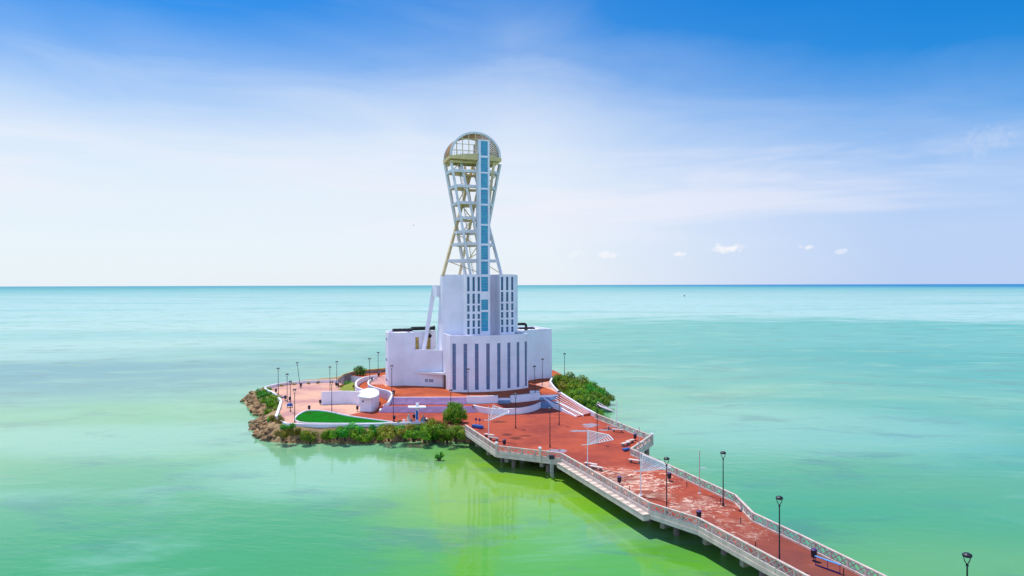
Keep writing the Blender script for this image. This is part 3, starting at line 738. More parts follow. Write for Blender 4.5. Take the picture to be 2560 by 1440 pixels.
mb = MB(); mb.prism(LP([(sx0 + .06, -10.79), (sx1, -10.79), (sx1, -8.6), (sx0 + .06, -8.6)]), 52.2, STOP - .35); mb.build('lift_lobby', M['tower'], bld)
# platform
LC = -2.66; RV = 5.35; VF, VB = -12.3, -6.2
plat = [(LC - 5.75, VF + .2), (LC - 3, VF - .5), (-2.3, -12.9), (-2.2, -10.7), (.35, -10.7), (.4, -12.9), (LC + 5.9, VF + .1), (LC + 5.9, VB), (LC - 5.75, VB)]
mb = MB(); mb.prism(LP(plat), [51.6, 51.45, 51.35, 51.35, 51.35, 51.35, 51.5, 51.2, 51.2], [52.15, 52.45, 52.75, 52.75, 52.75, 52.75, 52.1, 52.1, 52.1]); mb.build('platform', M['cream'], bld)
mb = MB()
for y_ in (-11.4, -9.6, -7.8): mb.bar(L(LC - 5.3, y_, 51.05), L(LC + 5.3, y_, 51.05), .35, .5)
for x_ in (-7.3, -4.6, -.6, 1.9): mb.bar(L(x_, VF + .9, 50.95), L(x_, VB + .2, 50.95), .3, .4)
mb.build('platform_beams', M['cream'], bld)
# vault: white arch ring, slatted shell, rear mullions
def va(a, r_, y_): return L(LC - r_ * math.cos(a), y_, 52.2 + r_ * math.sin(a) * .93)
for nm, y_ in (('arch_ring', VF), ('arch_ring', VB)):
    mb = MB(); n = 36; vs = []
    for k in range(n + 1):
        a = math.pi * k / n
        for r_, dy in ((RV - .1, -.25), (RV + .34, -.25), (RV + .34, .15), (RV - .1, .15)): vs.append(va(a, r_, y_ + dy))
    fs = [(4 * k + j, 4 * k + (j + 1) % 4, 4 * k + 4 + (j + 1) % 4, 4 * k + 4 + j) for k in range(n) for j in range(4)] + [(0, 1, 2, 3), (4 * n, 4 * n + 1, 4 * n + 2, 4 * n + 3)]
    mb.add(vs, fs); fixn(mb.build(nm, M['tower'], bld))
mb = MB(); n = 46
for k in range(n):
    a0, a1 = math.pi * (k + .08) / n, math.pi * (k + .78) / n
    vs = [va(a0, RV + .05, VF + .16), va(a1, RV + .05, VF + .16), va(a1, RV + .17, VF + .16), va(a0, RV + .17, VF + .16), va(a0, RV + .05, VB - .16), va(a1, RV + .05, VB - .16), va(a1, RV + .17, VB - .16), va(a0, RV + .17, VB - .16)]
    mb.add(vs, [(0, 1, 2, 3), (7, 6, 5, 4), (0, 4, 5, 1), (1, 5, 6, 2), (2, 6, 7, 3), (3, 7, 4, 0)])
mb.build('vault_slats', M['wood'], bld)
mb = MB()
for x_ in (-4.2, -2.9, -1.5, 0, 1.5, 2.9, 4.2):
    h = math.sqrt(RV * RV - x_ * x_) * .93
    mb.bar(L(LC + x_, VF + .05, 52.2), L(LC + x_, VF + .05, 52.2 + h), .17, .17)
for z_ in (1.2, 2.5, 3.7):
    hw = math.sqrt(RV * RV - (z_ / .93) ** 2); mb.bar(L(LC - hw, VF + .05, 52.2 + z_), L(LC + hw, VF + .05, 52.2 + z_), .09, .11)
mb.build('mullions', M['legtan'], bld)
mb = MB()
for x_ in (-4.4, -3.2, -2.0, -.8): mb.bar(L(LC + x_ , VF + .2, 56.1 + .5), L(LC + x_, VB - .3, 56.1 + .5), .1, .1) if False else None
for x0, x1 in ((-5.4, 0.4), (3.2, 5.4)):
    for z_ in (.5, 1.05): mb.bar(L(LC + x0, VF + .1, 52.2 + z_), L(LC + x1, VF + .1, 52.2 + z_), .05, .05)
    k = x0
    while k < x1: mb.bar(L(LC + k, VF + .1, 52.15), L(LC + k, VF + .1, 53.25), .05, .05); k += .7
mb.build('handrail', M['steel'], bld)
# lattice legs
Z0, Z1 = ZB - .3, 51.3
legs = [((1182, 155.5), (1107, 151)), ((1184, 155.5), (1254, 152.5)), ((1113.5, 151), (1164, 156)), ((1250.5, 152), (1197, 156)), ((1128.5, 147.2), (1177, 147.6)),
        ((1153, 148.5), (1215, 148.6)), ((1208, 155), (1148, 156.5)), ((1163, 155), (1206, 154)), ((1236, 149.5), (1200, 150))]
def legp(l, z):
    a, b_ = l; f = (z - Z0) / (Z1 - Z0)
    A = PD(b_[0], b_[1], Z0); B = PD(a[0], a[1], Z1); return A + (B - A) * f
for i, l in enumerate(legs):
    mb = MB(); wd = .54 if i not in (6, 7) else .46
    mb.bar(legp(l, Z0), legp(l, Z1), wd, wd)
    mb.build('leg', M['legtan'] if i in (6, 7, 8, 0) else M['tower'], bld)
def hull(pts):
    pts = sorted(pts); 
    def half(ps):
        h = []
        for p in ps:
            while len(h) >= 2 and (h[-1][0] - h[-2][0]) * (p[1] - h[-2][1]) - (h[-1][1] - h[-2][1]) * (p[0] - h[-2][0]) <= 0: h.pop()
            h.append(p)
        return h
    a = half(pts); b_ = half(pts[::-1]); return a[:-1] + b_[:-1]
zl = [49.2, 45.9, 42.3, 39.0, 36.1, 33.4, 29.8]
for i, z in enumerate(zl):
    h = hull([tuple(legp(l, z)[:2]) for l in legs])
    cx = sum(p[0] for p in h) / len(h); cy = sum(p[1] for p in h) / len(h)
    mb = MB(); mb.wall(h, .3, z - .30, z + .30, closed=True); mb.build('floor_ring', M['tower'], bld)
    if i in (0, 1, 2, 3, 5):
        m2 = MB(); hh = [(cx + (p[0] - cx) * .88, cy + (p[1] - cy) * .88) for p in h]
        inn = [(cx + (p[0] - cx) * (.45 if i != 2 else .25), cy + (p[1] - cy) * (.45 if i != 2 else .25)) for p in h]
        n = len(h)
        for k in range(n):
            k2 = (k + 1) % n; m2.prism([hh[k], hh[k2], inn[k2], inn[k]], z - .1, z + .1)
        m2.build('floor_plate', M['cream'], bld)
# thin cross braces
zz = [51.2] + zl + [27]
for i in range(len(zz) - 1):
    a, b_ = zz[i], zz[i + 1]
    for (p, q) in ((5, 4), (1, 6)) if i % 2 == 0 else ((0, 7), (3, 1)):
        mb = MB(); mb.bar(legp(legs[p], a), legp(legs[q], b_), .16, .16); mb.build('brace', M['cream'], bld)
mb = MB()       # zigzag service stair
for i in range(len(zz) - 1):
    a, b_ = zz[i], zz[i + 1]
    for s in (0, 1):
        f = i % 2
        pa = PD(1146 + i * 4.5 - s * .8, 151.5 + s, a); pb = PD(1152 + i * 4.5 - s * .8, 150 + s, b_)
        mb.bar(pa, pb, .05, .08)
    n = 10
    for k in range(n):
        p = PD(1146 + i * 4.5 + 6 * k / n, 151.5 - 1.5 * k / n, a + (b_ - a) * k / n); mb.box(p + Vector((.2, .5, 0)), (.6, .5, .03))
mb.build('service_stair', M['steel'], bld)

# rooftop plant
def ac(name, pts, z0, z1, label):
    c = L(sum(p[0] for p in pts) / 4, sum(p[1] for p in pts) / 4, z0)
    r = empty(name, c, TH, label, 'air conditioner', 'black plant on the wing roofs')
    mb = MB(); mb.prism(LP(pts), z0 + .5, z1); mb.build('casing', M['black'], r)
    for p in pts:
        lg = MB(); q = L(p[0] * .98 + .02 * pts[0][0], p[1] * .97, 0); lg.box((q.x, q.y, z0 + .25), (.15, .15, .52)); lg.build('foot', M['trim'], r)
    for k in range(4):
        fn = MB(); f = (k + .5) / 4; x = pts[0][0] + (pts[1][0] - pts[0][0]) * f; y = (pts[0][1] + pts[2][1]) / 2
        q = L(x, y, z1); fn.tube([q, q + Vector((0, 0, .12))], .5, 12); fn.build('fan', M['darkmetal'], r)
ac('rooftop_unit', [(-18.3, 1.5), (-14.0, 1.5), (-14.0, 3.6), (-18.3, 3.6)], TOPW - .5, TOPW + .55, 'long black air-conditioning unit at the left end of the left wing roof')
ac('rooftop_unit', [(-13.3, 5), (-9.6, 5), (-9.6, 7.4), (-13.3, 7.4)], TOPW - .5, TOPW + .65, 'black air-conditioning unit on the left roof next to the raking white buttress')
ac('rooftop_unit', [(11.6, -.5), (15.4, -.5), (15.4, 1.8), (11.6, 1.8)], TOPW - .5, TOPW + .3, 'low black unit with bright fittings on the right wing roof')
def duct(pts, r_, label):
    c = Vector(pts[0]); ob = empty('roof_duct', (c.x, c.y, min(p[2] for p in pts)), 0, label, 'duct', 'fat black ducts on the roofs')
    mb = MB(); mb.tube(pts, r_, 12); mb.build('duct_pipe', M['black'], ob, True)
    mb = MB(); d = (Vector(pts[1]) - Vector(pts[0])).normalized(); mb.tube([Vector(pts[0]) - d * .1, Vector(pts[0]) + d * .25], r_ + .12, 12); mb.build('flange', M['darkmetal'], ob)
def LL(x, y, z): return tuple(L(x, y, z))
duct([LL(-8.6, 2.6, 14.4), LL(-9.3, 2.6, 14.4)] + [LL(-9.3 - .95 * math.sin(q_), 2.6, 13.45 + .95 * math.cos(q_)) for q_ in (.4, .8, 1.2, 1.6, 2.0, 2.4)] + [LL(-9.4, 2.6, 12.4)], .42, 'fat black C-shaped duct bending out of the tall block above the court')
duct([LL(14.2, 2.6, 13.4), LL(14.2, 2.6, 14.4)] + [LL(14.2 - .5 * (1 - math.cos(a)), 2.6, 14.4 + .5 * math.sin(a)) for a in (.5, 1.0, 1.57)] + [LL(8.9, 2.6, 14.9)], .32, 'black duct running level from the tall block over the right wing roof')
# ------------------------------------------------------------------ pier
def rp(pts): return [tuple(P(a, b_, .95)[:2]) for a, b_ in pts]
Lr = rp([(1164, 1062), (1242, 1113.5), (1404, 1132.3), (1624, 1256), (1748, 1295), (1942, 1398)])
e = Vector(Lr[-1]) - Vector(Lr[-2]); Lr.append(tuple(Vector(Lr[-1]) + e.normalized() * 17))
Rr = rp([(1488, 1033), (1627, 1088), (1577, 1121), (1670, 1161), (1838, 1236.5), (1882, 1281), (2000, 1336), (2214, 1440)])
e = Vector(Rr[-1]) - Vector(Rr[-2]); Rr.append(tuple(Vector(Rr[-1]) + e.normalized() * 14))
st = P(1166, 1060, 0)
deck = [(-8.1, 119.0)] + Lr + Rr[::-1] + [(15.3, 127.2)]
mb = MB(); mb.prism([(-8.0, 119.3)] + Lr + Rr[::-1] + [(15.25, 126.9)], -.28, .0)
o = tag(mb.build('pier_deck', M['deck']), kind='structure')
# fascia beams and cross heads + piles: one thing
r = empty('pier_substructure', (15, 90, WZ), 0, 'weathered concrete beams, crossheads and piles carrying the red pier', 'pier structure')
mb = MB(); mb.wall(Lr, .42, -.75, -.31); mb.build('edge_beam', M['conc'], r)
mb = MB(); mb.wall(Rr, .42, -.75, -.31); mb.build('edge_beam', M['conc'], r)
def walk(path, step, start=1.0):
    out = []; acc = start
    for i in range(len(path) - 1):
        a, b_ = Vector(path[i]), Vector(path[i + 1]); L_ = (b_ - a).length; d = (b_ - a) / L_
        while acc < L_: out.append((a + d * acc, d)); acc += step
        acc -= L_
    return out
for (p, d) in walk(Lr, 5.6, .6):
    nrm = Vector((-d.y, d.x))
    if p.y < 44: continue
    a = p + nrm * 1.1; b_ = p + nrm * 5.0
    far = min(Rr, key=lambda q: (Vector(q) - p).length); wdt = (Vector(far) - p).length
    b_ = p + nrm * min(wdt, 6.5)
    mb = MB(); mb.bar((p.x - nrm.x * .15, p.y - nrm.y * .15, -1.05), (b_.x, b_.y, -1.05), .55, .58); mb.build('crosshead', M['stain'], r)
    for f in (.22, .8):
        q = a + (b_ - a) * f; mb = MB(); mb.tube([(q.x, q.y, -1.3), (q.x, q.y, -4.2)], .32, 10); mb.build('pile', M['stain'], r)
for (p, d) in walk(Rr[1:3], 4.0, .5):
    mb = MB(); mb.tube([(p.x - .4, p.y + .4, -.7), (p.x - .4, p.y + .4, -4.2)], .4, 10); mb.build('pile', M['stain'], r)
# balustrades: every straight run is one thing
def balustrade(a, b_, label, seed=0, solid=False):
    a, b_ = Vector(a), Vector(b_); d = (b_ - a); Ln = d.length; d.normalize(); nrm = Vector((-d.y, d.x))
    ang = math.atan2(d.y, d.x)
    r = empty('balustrade', ((a.x + b_.x) / 2, (a.y + b_.y) / 2, 0), 0, label, 'balustrade', 'cast concrete balustrades with crosses along the pier')
    n = max(1, round(Ln / 2.05)); w_ = Ln / n
    at = lambda s, z: Vector((a.x + d.x * s, a.y + d.y * s, z))
    mb = MB(); mb.bar(at(0.02, .92), at(Ln - .02, .92), .24, .10); mb.build('top_rail', M['conc'], r)
    mb = MB(); mb.bar(at(0.02, -.07), at(Ln - .02, -.07), .30, .46); mb.build('base_rail', M['conc'], r)
    lat = MB()
    for k in range(n):
        s0, s1 = k * w_ + .09, (k + 1) * w_ - .09
        m_ = (s0 + s1) / 2
        for (x0, x1) in ((s0, m_), (m_, s1)):
            lat.bar(at(x0, .17), at(x1, .86), .10, .09, up=(nrm.x, nrm.y, 0)); lat.bar(at(x0, .86), at(x1, .17), .098, .088, up=(nrm.x, nrm.y, 0))
        # small corner fillets of the cast pattern
        for x0 in (s0, m_, s1):
            lat.bar(at(x0, .17), at(x0, .86), .07, .035, up=(nrm.x, nrm.y, 0)) if x0 != m_ else None
    lat.build('lattice', M['conc'], r)
    pm = MB(); pm.box((0, 0, .5), (.2, .22, .76)); 
    for k in range(n + 1):
        p = at(k * w_, 0); q = MB(); q.box((p.x, p.y, .505), (.18, .20, .75), rz=ang); q.build('post', M['conc'], r)
    return r
Lnames = ['near side, from the big shore tree to the first capped corner', 'near side, facing the camera between the two capped corner posts', 'near side, above the long outer stepped ledge', 'near side, short run where the pier narrows after the ledge', 'near side, running down to the lower edge of the picture', None]
for i in range(len(Lr) - 1):
    if i == 5:
        balustrade(Lr[i], Lr[i + 1], 'balustrade on the near side, the nearest run, mostly below the picture'); continue
    balustrade(Lr[i], Lr[i + 1], 'balustrade on the ' + Lnames[i])
Rn = ['far side, from the bushes to the projecting corner of the widened deck', 'far side, slanting back in at the projecting corner', 'far side, behind the third slatted sail', 'far side, along the worn paving past the bare mast', 'far side, short bend beyond the lamp post', 'far side, between the bend and the last tall lamp', 'far side, passing the blue exercise frame', 'far side, the nearest run beyond the lower right edge']
for i in range(len(Rr) - 1): balustrade(Rr[i], Rr[i + 1], 'balustrade on the ' + Rn[i])
def cap_post(p, label, h=1.3):
    r = empty('corner_post', (p[0], p[1], 0), 0, label, 'post', 'corner posts of the pier balustrade')
    mb = MB(); mb.box((p[0], p[1], h / 2 - .3), (.34, .34, h + .6)); mb.build('shaft', M['conc'], r)
    mb = MB(); mb.box((p[0], p[1], h + .06), (.46, .46, .12)); mb.tube([(p[0], p[1], h + .12), (p[0], p[1], h + .26)], [.2, .1], 8); mb.build('cap', M['trim'], r)
cap_post((Lr[1][0] - .05, Lr[1][1] - .18), 'concrete corner post with a white cap at the outermost left bend of the pier')
v = P(1350, 1127, .95); cap_post((v.x, v.y - .05), 'concrete post with a white cap halfway along the balustrade facing the camera')
cap_post((Rr[1][0] + .2, Rr[1][1]), 'concrete corner post at the projecting right corner of the pier', 1.05)
# outer stepped ledge
a = Vector(Lr[2]) + (Vector(Lr[3]) - Vector(Lr[2])) * .02; b_ = Vector(Lr[3]) + (Vector(Lr[3]) - Vector(Lr[2])) * .01; d = (b_ - a).normalized(); nrm = Vector((-d.y, d.x))
if nrm.x > 0: nrm = -nrm
c = (a + b_) / 2 + nrm * .9
r = empty('outer_ledge', (c.x, c.y, -.6), 0, 'long pale concrete ledge of alternating slabs outside the near balustrade', 'ledge')
mb = MB(); q0, q1 = a + nrm * .55, b_ + nrm * .55; mb.bar((q0.x, q0.y, -.62), (q1.x, q1.y, -.62), .74, .55); mb.build('ledge_beam', M['conc'], r)
Ln = (b_ - a).length; n = 34
ma = MB(); mb2 = MB()
for k in range(n):
    s = (k + .5) * Ln / n; p = a + d * s + nrm * .56
    (ma if k % 2 else mb2).box((p.x, p.y, -.28 + (.03 if k % 2 else 0)), (Ln / n * .98, .78, .08), rz=math.atan2(d.y, d.x))
ma.build('pale_slabs', material('ledge_slab_pale', (.74, .60, .50), .85, .1, 1), r); mb2.build('grey_slabs', material('ledge_slab', (.50, .42, .36), .85, .12, 1), r)
# drain pipes and hopper at the ledge's far end
v = P(1379, 1138, .6)
r = empty('drain_pipes', (v.x, v.y - .4, -2.6), 0, 'dark hopper with grey drain pipes hanging from the pier edge', 'drain pipe')
mb = MB(); mb.box((v.x, v.y - .5, .45), (.75, .45, .5)); mb.build('hopper', M['darkmetal'], r)
mb = MB()
for k in (-.18, 0, .18): mb.tube([(v.x + k, v.y - .5, .3), (v.x + k, v.y - .5, -1.9), (v.x + k + .15, v.y - .4, -2.4)], .07, 8)
mb.build('pipes', M['steel'], r)

# ------------------------------------------------------------------ street lamps
def make_lamp():
    r = empty('street_lamp', (0, 0, 0), 0)
    mb = MB(); mb.box((0, 0, .02), (.34, .34, .04)); mb.tube([(0, 0, 0), (0, 0, .35)], .10, 10); mb.build('base', M['darkmetal'], r)
    mb = MB(); mb.tube([(0, 0, .35), (0, 0, 5.15)], [.07, .05], 10); mb.tube([(0, 0, 5.1), (0, 0, 5.22)], .09, 10); mb.build('pole', M['darkmetal'], r)
    mb = MB()
    for s in (-1, 1): mb.tube([(0, 0, 5.2), (.17 * s, 0, 5.45), (.26 * s, 0, 5.78)], .032, 6)
    mb.build('yoke', M['darkmetal'], r)
    mb = MB(); mb.tube([(0, 0, 5.74), (0, 0, 5.78), (0, 0, 5.92), (0, 0, 6.0)], [.25, .31, .30, .16], 14); h = mb.build('lamp_head', M['darkmetal'], r)
    mb = MB(); mb.tube([(0, 0, 5.715), (0, 0, 5.739)], [.2, .24], 12); mb.build('lens', M['lamp'], h)
    return r
proto = make_lamp(); lamps = []
GL = 'street lamps on the esplanade, terrace and pier'
def lamp_at(v, label, lean=0, s=1.0, rz=0):
    o = proto if not lamps else copy_tree(proto)
    lamps.append(o); o.location = v; o.rotation_euler = (0, lean, rz); o.scale = (s, s, s); tag(o, label, 'street lamp', GL)
def by_top(px, py, z):      # a lamp found by its head: height 6 m above the level z
    t_ = P(px, py, z + 6); return Vector((t_.x, t_.y, z))
lamp_at(P(695.7, 986), 'dark lamp post nearest the rocky left tip of the island')
lamp_at(P(718, 1005), 'dark lamp post beside the litter bin and small blue play piece on the pink esplanade')
lamp_at(P(750.5, 967), 'dark lamp post leaning to the left at the far parapet', lean=R(-7))
lamp_at(P(726, 1029), 'dark lamp post right beside the blue dome on the pink esplanade')
lamp_at(P(736.8, 1056), 'dark lamp post at the left tip of the green lawn')
lamp_at(by_top(824.7, 915.8, 0), 'dark lamp post rising behind the tall curved white wall')
lamp_at(P(842, 964), 'dark lamp post with two bins at the far parapet near the green mound')
lamp_at(P(829.5, 1030.5), 'dark lamp post before the tall curved wall at the lawn kerb')
lamp_at(P(945.5, 940, 1.9), 'dark lamp post at the head of the ramp, beside the ochre parapet')
lamp_at(P(925, 961, 1.9), 'dark lamp post inside the bend of the ramp wall', lean=R(-1))
lamp_at(by_top(979.3, 912.4, 1.9), 'dark lamp post standing before the left wing, at the top corner of the wide steps')
lamp_at(P(983.5, 1055), 'dark lamp post at the right point of the lawn, with a bin at its foot', s=.87)
lamp_at(by_top(1126.8, 973, 0), 'dark lamp post rising behind the round shore tree')
v = by_top(1170, 920.7, 1.9); lamp_at((v.x, v.y, 1.9), 'dark lamp post before the drum, at the low white wall')
lamp_at(by_top(1338, 914, 1.9), 'dark lamp post at the right edge of the drum near the upper blue-grey flight', lean=R(-1.5))
lamp_at(P(1355.4, 963, 1.9), 'dark lamp post on the sunny paving before the right wing', lean=R(1))
lamp_at(by_top(1411.3, 882.7, 1.9), 'dark lamp post behind the bushes right of the building')
lamp_at(P(1289.2, 1070), 'dark lamp post on the open red plaza right of the first slatted sail')
lamp_at(P(1375, 1118), 'dark lamp post on the red deck behind the camera-facing balustrade')
lamp_at(P(1398, 1062), 'dark lamp post at the foot of the flank steps')
lamp_at(P(1493, 1109), 'dark lamp post behind the second slatted sail')
lamp_at(by_top(1666.5, 1143, 0), 'dark lamp post in front of the third slatted sail, at the near balustrade')
lamp_at(P(1808, 1264), 'dark lamp post at the far balustrade beside the bend in the pier')
lamp_at(by_top(1948.5, 1240.5, 0), 'tall dark lamp post on the narrow pier nearest the camera in full view')
lamp_at(by_top(2418, 1382.5, 0), 'dark lamp post of which only the head shows at the lower right corner')

# ------------------------------------------------------------------ litter bins
def make_bin():
    r = empty('litter_bin', (0, 0, 0), 0)
    mb = MB(); mb.tube([(0, 0, 0), (0, 0, .95)], .035, 8); mb.box((0, 0, .015), (.3, .3, .03)); mb.build('stand', M['darkmetal'], r)
    mb = MB(); mb.tube([(0, -.03, .32), (0, -.03, .36), (0, -.03, .98), (0, -.03, 1.0)], [.19, .23, .27, .24], 14); mb.build('bucket', M['darkmetal'], r)
    mb = MB(); mb.tube([(0, -.03, 1.0), (0, -.03, 1.06)], [.28, .2], 14); mb.build('lid', M['purple'], r)
    return r
bproto = make_bin(); bins = []
for (px, py, z, lb) in ((690, 983, 0, 'behind the parapet at the rocky left tip'), (713.7, 1001, 0, 'next to the small blue play piece on the pink esplanade'), (752.5, 968.5, 0, 'at the foot of the leaning lamp post'),
                     (725, 1004, 0, 'behind the blue dome on the pink esplanade'), (773, 1027, 0, 'at the back kerb of the lawn'), (801, 1012, 0, 'at the left end of the tall curved wall'),
                     (893.7, 1028, 0, 'left of the round white kiosk'), (840.5, 967, 0, 'left one of two at the far parapet'), (845, 968, 0, 'right one of two at the far parapet'),
                     (929.5, 954, 1.9, 'on pale paving inside the ramp wall'), (947, 942, 1.9, 'at the foot of the lamp by the ochre parapet'), (984.5, 988, 1.9, 'at the top left corner of the wide steps'),
                     (985.5, 1053, 0, 'at the right point of the lawn'), (1035, 1049.5, 0, 'behind the white information post'), (1261, 1116, 0, 'behind the balustrade right of the first capped corner'),
                     (1587.7, 1101, 0, 'at the projecting right corner of the deck'), (1548.4, 1212.4, 0, 'on the worn paving above the long outer ledge'), (1673, 1202.5, 0, 'behind the lamp at the third slatted sail'),
                     (1747, 1302, 0, 'behind the near balustrade where the pier narrows'), (2034.6, 1402, 0, 'beside the blue exercise frame')):
    o = bproto if not bins else copy_tree(bproto); bins.append(o); o.location = P(px, py, z); o.rotation_euler = (0, 0, random.uniform(-.5, .5))
    tag(o, 'dark round litter bin ' + lb, 'litter bin', 'dark litter bins')

# ------------------------------------------------------------------ slatted sails on masts
def sail(base, topz, A, B, C, Dp, spar, label, n=10, mat=None):
    bx = Vector(base)
    r = empty('slatted_sail', bx, 0, label, 'shade sail', 'white slatted sails on masts')
    mb = MB(); mb.tube([bx, (bx.x, bx.y, topz)], [.065, .045], 8); mb.box((bx.x, bx.y, .03), (.35, .35, .06)); mb.build('mast', M['trim'], r)
    mb = MB(); mb.bar(spar, Dp, .07, .07); mb.build('spar', M['trim'], r)
    A, B, C, Dp = map(Vector, (A, B, C, Dp))
    fr = MB()
    for p, q in ((A, B), (B, Dp), (A, Dp), (B, C), (C, Dp)): fr.bar(p, q, .10, .10)
    fr.build('sail_frame', M['sail'], r)
    sl = MB()
    for k in range(1, n):
        f = k / n; p = A + (Dp - A) * f; q = B + (Dp - B) * f
        sl.bar(p, q, .06, .085)
        p = B + (Dp - B) * f; q = C + (Dp - C) * f; sl.bar(p, q, .06, .085)
    sl.build('slats', M['sail'], r)
    return r
def mk(basepx, toppx, A, B, C, Dq, sp, dd, label):
    b0 = P(*basepx); d0 = b0.y
    def at(px, py, d): 
        v = CAMROT @ Vector(((px - 1280) / FPX, -(py - 720) / FPX, -1)); k = d / v.y; return Vector((v.x * k, v.y * k, CZ + v.z * k))
    tz = at(*toppx, d0).z
    return sail(b0, tz, at(*A, d0 + .1), at(*B, d0 + dd), at(*C, d0 + dd - .9), at(*Dq, d0), at(*sp, d0 + .3), label)
mk((1221.7, 1098), (1226.8, 1016), (1232.5, 1014), (1272.5, 1027), (1271.5, 1033), (1224, 1050.5), (1210.5, 1050), -1.6, 'first white slatted sail, on the red plaza above the capped corner post')
mk((1468.8, 1166), (1470.5, 1071), (1471, 1076.5), (1521, 1087.5), (1533, 1099), (1470, 1111.5), (1454, 1112.5), -1.8, 'second white slatted sail, in the middle of the widened red deck')
mk((1601.5, 1239), (1605, 1134), (1606, 1137), (1656, 1158), (1677, 1170), (1604, 1177.5), (1584, 1179), -1.8, 'third white slatted sail, over the worn paving beside the lamp post')
mk((1542, 1071), (1538.5, 1002), (1494, 1004.6), (1493.5, 1010), (1500, 1016), (1540.5, 1031), (1551, 1031.5), 1.2, 'white slatted sail seen nearly edge-on at the far balustrade beside the bushes')
def mast(basepx, toppx, s0, s1, label):
    b0 = P(*basepx); d0 = b0.y
    def at(px, py):
        v = CAMROT @ Vector(((px - 1280) / FPX, -(py - 720) / FPX, -1)); k = d0 / v.y; return Vector((v.x * k, v.y * k, CZ + v.z * k))
    r = empty('bare_mast', b0, 0, label, 'mast', 'masts that have lost their sails')
    mb = MB(); mb.tube([b0, at(*toppx)], [.07, .05], 8); mb.box(b0 + Vector((0, 0, .03)), (.4, .4, .06)); mb.build('mast', M['conc'], r)
    mb = MB(); mb.bar(at(*s0), at(*s1), .07, .07); mb.build('spar', M['trim'], r)
mast((1598, 1160), (1598, 1067), (1592, 1108), (1611, 1104), 'bare mast with a short spar in front of the projecting right corner')
mast((1748.7, 1234), (1749, 1127), (1749, 1170.5), (1765, 1168.7), 'bare rusty mast with a short spar at the far balustrade before the tall lamp')

# ------------------------------------------------------------------ benches and small things
def make_bench():
    r = empty('bench', (0, 0, 0), 0)
    mb = MB(); mb.box((0, 0, .44), (1.9, .55, .09)); mb.build('seat', M['conc'], r)
    for s in (-1, 1):
        mb = MB(); mb.box((.65 * s, 0, .2), (.16, .45, .40)); mb.build('leg', M['stain'], r)
    return r
bp_ = make_bench(); nb = 0
for (px, py, ang, lb) in ((1223, 1093, -38, 'left one of the pair under the first slatted sail'), (1234, 1101, -38, 'right one of the pair under the first slatted sail'),
                      (1531, 1073, -20, 'left one of the pair under the edge-on sail'), (1544, 1080, -20, 'right one of the pair under the edge-on sail'),
                      (1564, 1114, 45, 'nearer one of the pair behind the small blue play piece'), (1575, 1108, 45, 'farther one of the pair behind the small blue play piece'),
                      (1477, 1167, -38, 'left one of the pair under the second slatted sail'), (1491, 1175, -38, 'right one of the pair under the second slatted sail'), (1588, 1158, -35, 'at the far balustrade beside the bare mast')):
    o = bp_ if nb == 0 else copy_tree(bp_); nb += 1; o.location = P(px, py); o.rotation_euler = (0, 0, R(ang)); tag(o, 'pale concrete slab bench, ' + lb, 'bench', 'slab benches under the sails')
def T(m, px, py, z=0, rz=0): pass
def at_root(name, px, py, z, rz, label, cat, group=None):
    v = P(px, py, z); r = empty(name, (0, 0, 0), 0, label, cat, group); return r, v, rz
def fin(r, v, rz): r.location = v; r.rotation_euler = (0, 0, rz)
# blue seesaw-like play piece with two purple discs
r, v, rz = at_root('disc_trainer', 1194, 1070, 0, R(-38), 'blue exercise platform with two purple discs on thin posts by the near balustrade', 'exercise machine')
mb = MB(); mb.prism([(-1.1, -.3), (-.7, -.45), (.8, -.45), (1.1, -.2), (1.1, .3), (.6, .45), (-.8, .4)], .18, .5); mb.build('platform', M['blue'], r)
mb = MB(); mb.box((0, 0, .09), (2.0, .75, .18)); mb.build('plinth', M['purple'], r)
for x in (-.35, .45):
    mb = MB(); mb.tube([(x, 0, .5), (x, 0, 1.25)], .03, 6); mb.build('post', M['purple'], r)
    mb = MB(); mb.tube([(x, -.05, 1.45), (x, .05, 1.45)], .22, 12); mb.build('disc', M['purple'], r)
fin(r, v, rz)
for (px, py, lb, s) in ((1565, 1127, 'small blue stepper beside the slab benches on the widened deck', .9), (708.5, 995, 'small blue stepper near the left lamp posts on the pink esplanade', .8)):
    r, v, rz = at_root('stepper', px, py, 0, R(40), lb, 'exercise machine', 'small blue steppers')
    mb = MB(); mb.prism([(-.7, -.3), (.6, -.35), (.75, .2), (-.6, .3)], .15, .42); mb.build('platform', M['blue'], r)
    mb = MB(); mb.tube([(.5, .15, .4), (.6, .15, 1.2), (.35, .15, 1.3)], .035, 6); mb.build('handle', M['purple'], r)
    mb = MB(); mb.tube([(-.5, .0, 0), (-.5, .0, .2)], .05, 6); mb.tube([(.5, 0, 0), (.5, 0, .2)], .05, 6); mb.build('feet', M['darkmetal'], r)
    fin(r, v, rz); r.scale = (s,) * 3
r, v, rz = at_root('blue_dome', 724.5, 1019, 0, 0, 'small blue dome-shaped shell on legs beside a lamp post on the esplanade', 'play equipment')
mb = MB(); vs = []; fs = []
for i in range(7):
    a = i / 6 * math.pi / 2
    for k in range(14):
        b1 = 2 * math.pi * k / 14; vs.append((.65 * math.cos(a) * math.cos(b1), .5 * math.cos(a) * math.sin(b1), .35 + .6 * math.sin(a)))
for i in range(6):
    for k in range(14): fs.append((i * 14 + k, i * 14 + (k + 1) % 14, (i + 1) * 14 + (k + 1) % 14, (i + 1) * 14 + k))
mb.add(vs, fs); mb.build('shell', M['blue'], r, True)
mb = MB()
for x in (-.5, .5): mb.tube([(x, 0, 0), (x, 0, .4)], .05, 6)
mb.build('legs', M['purple'], r); fin(r, v, rz)
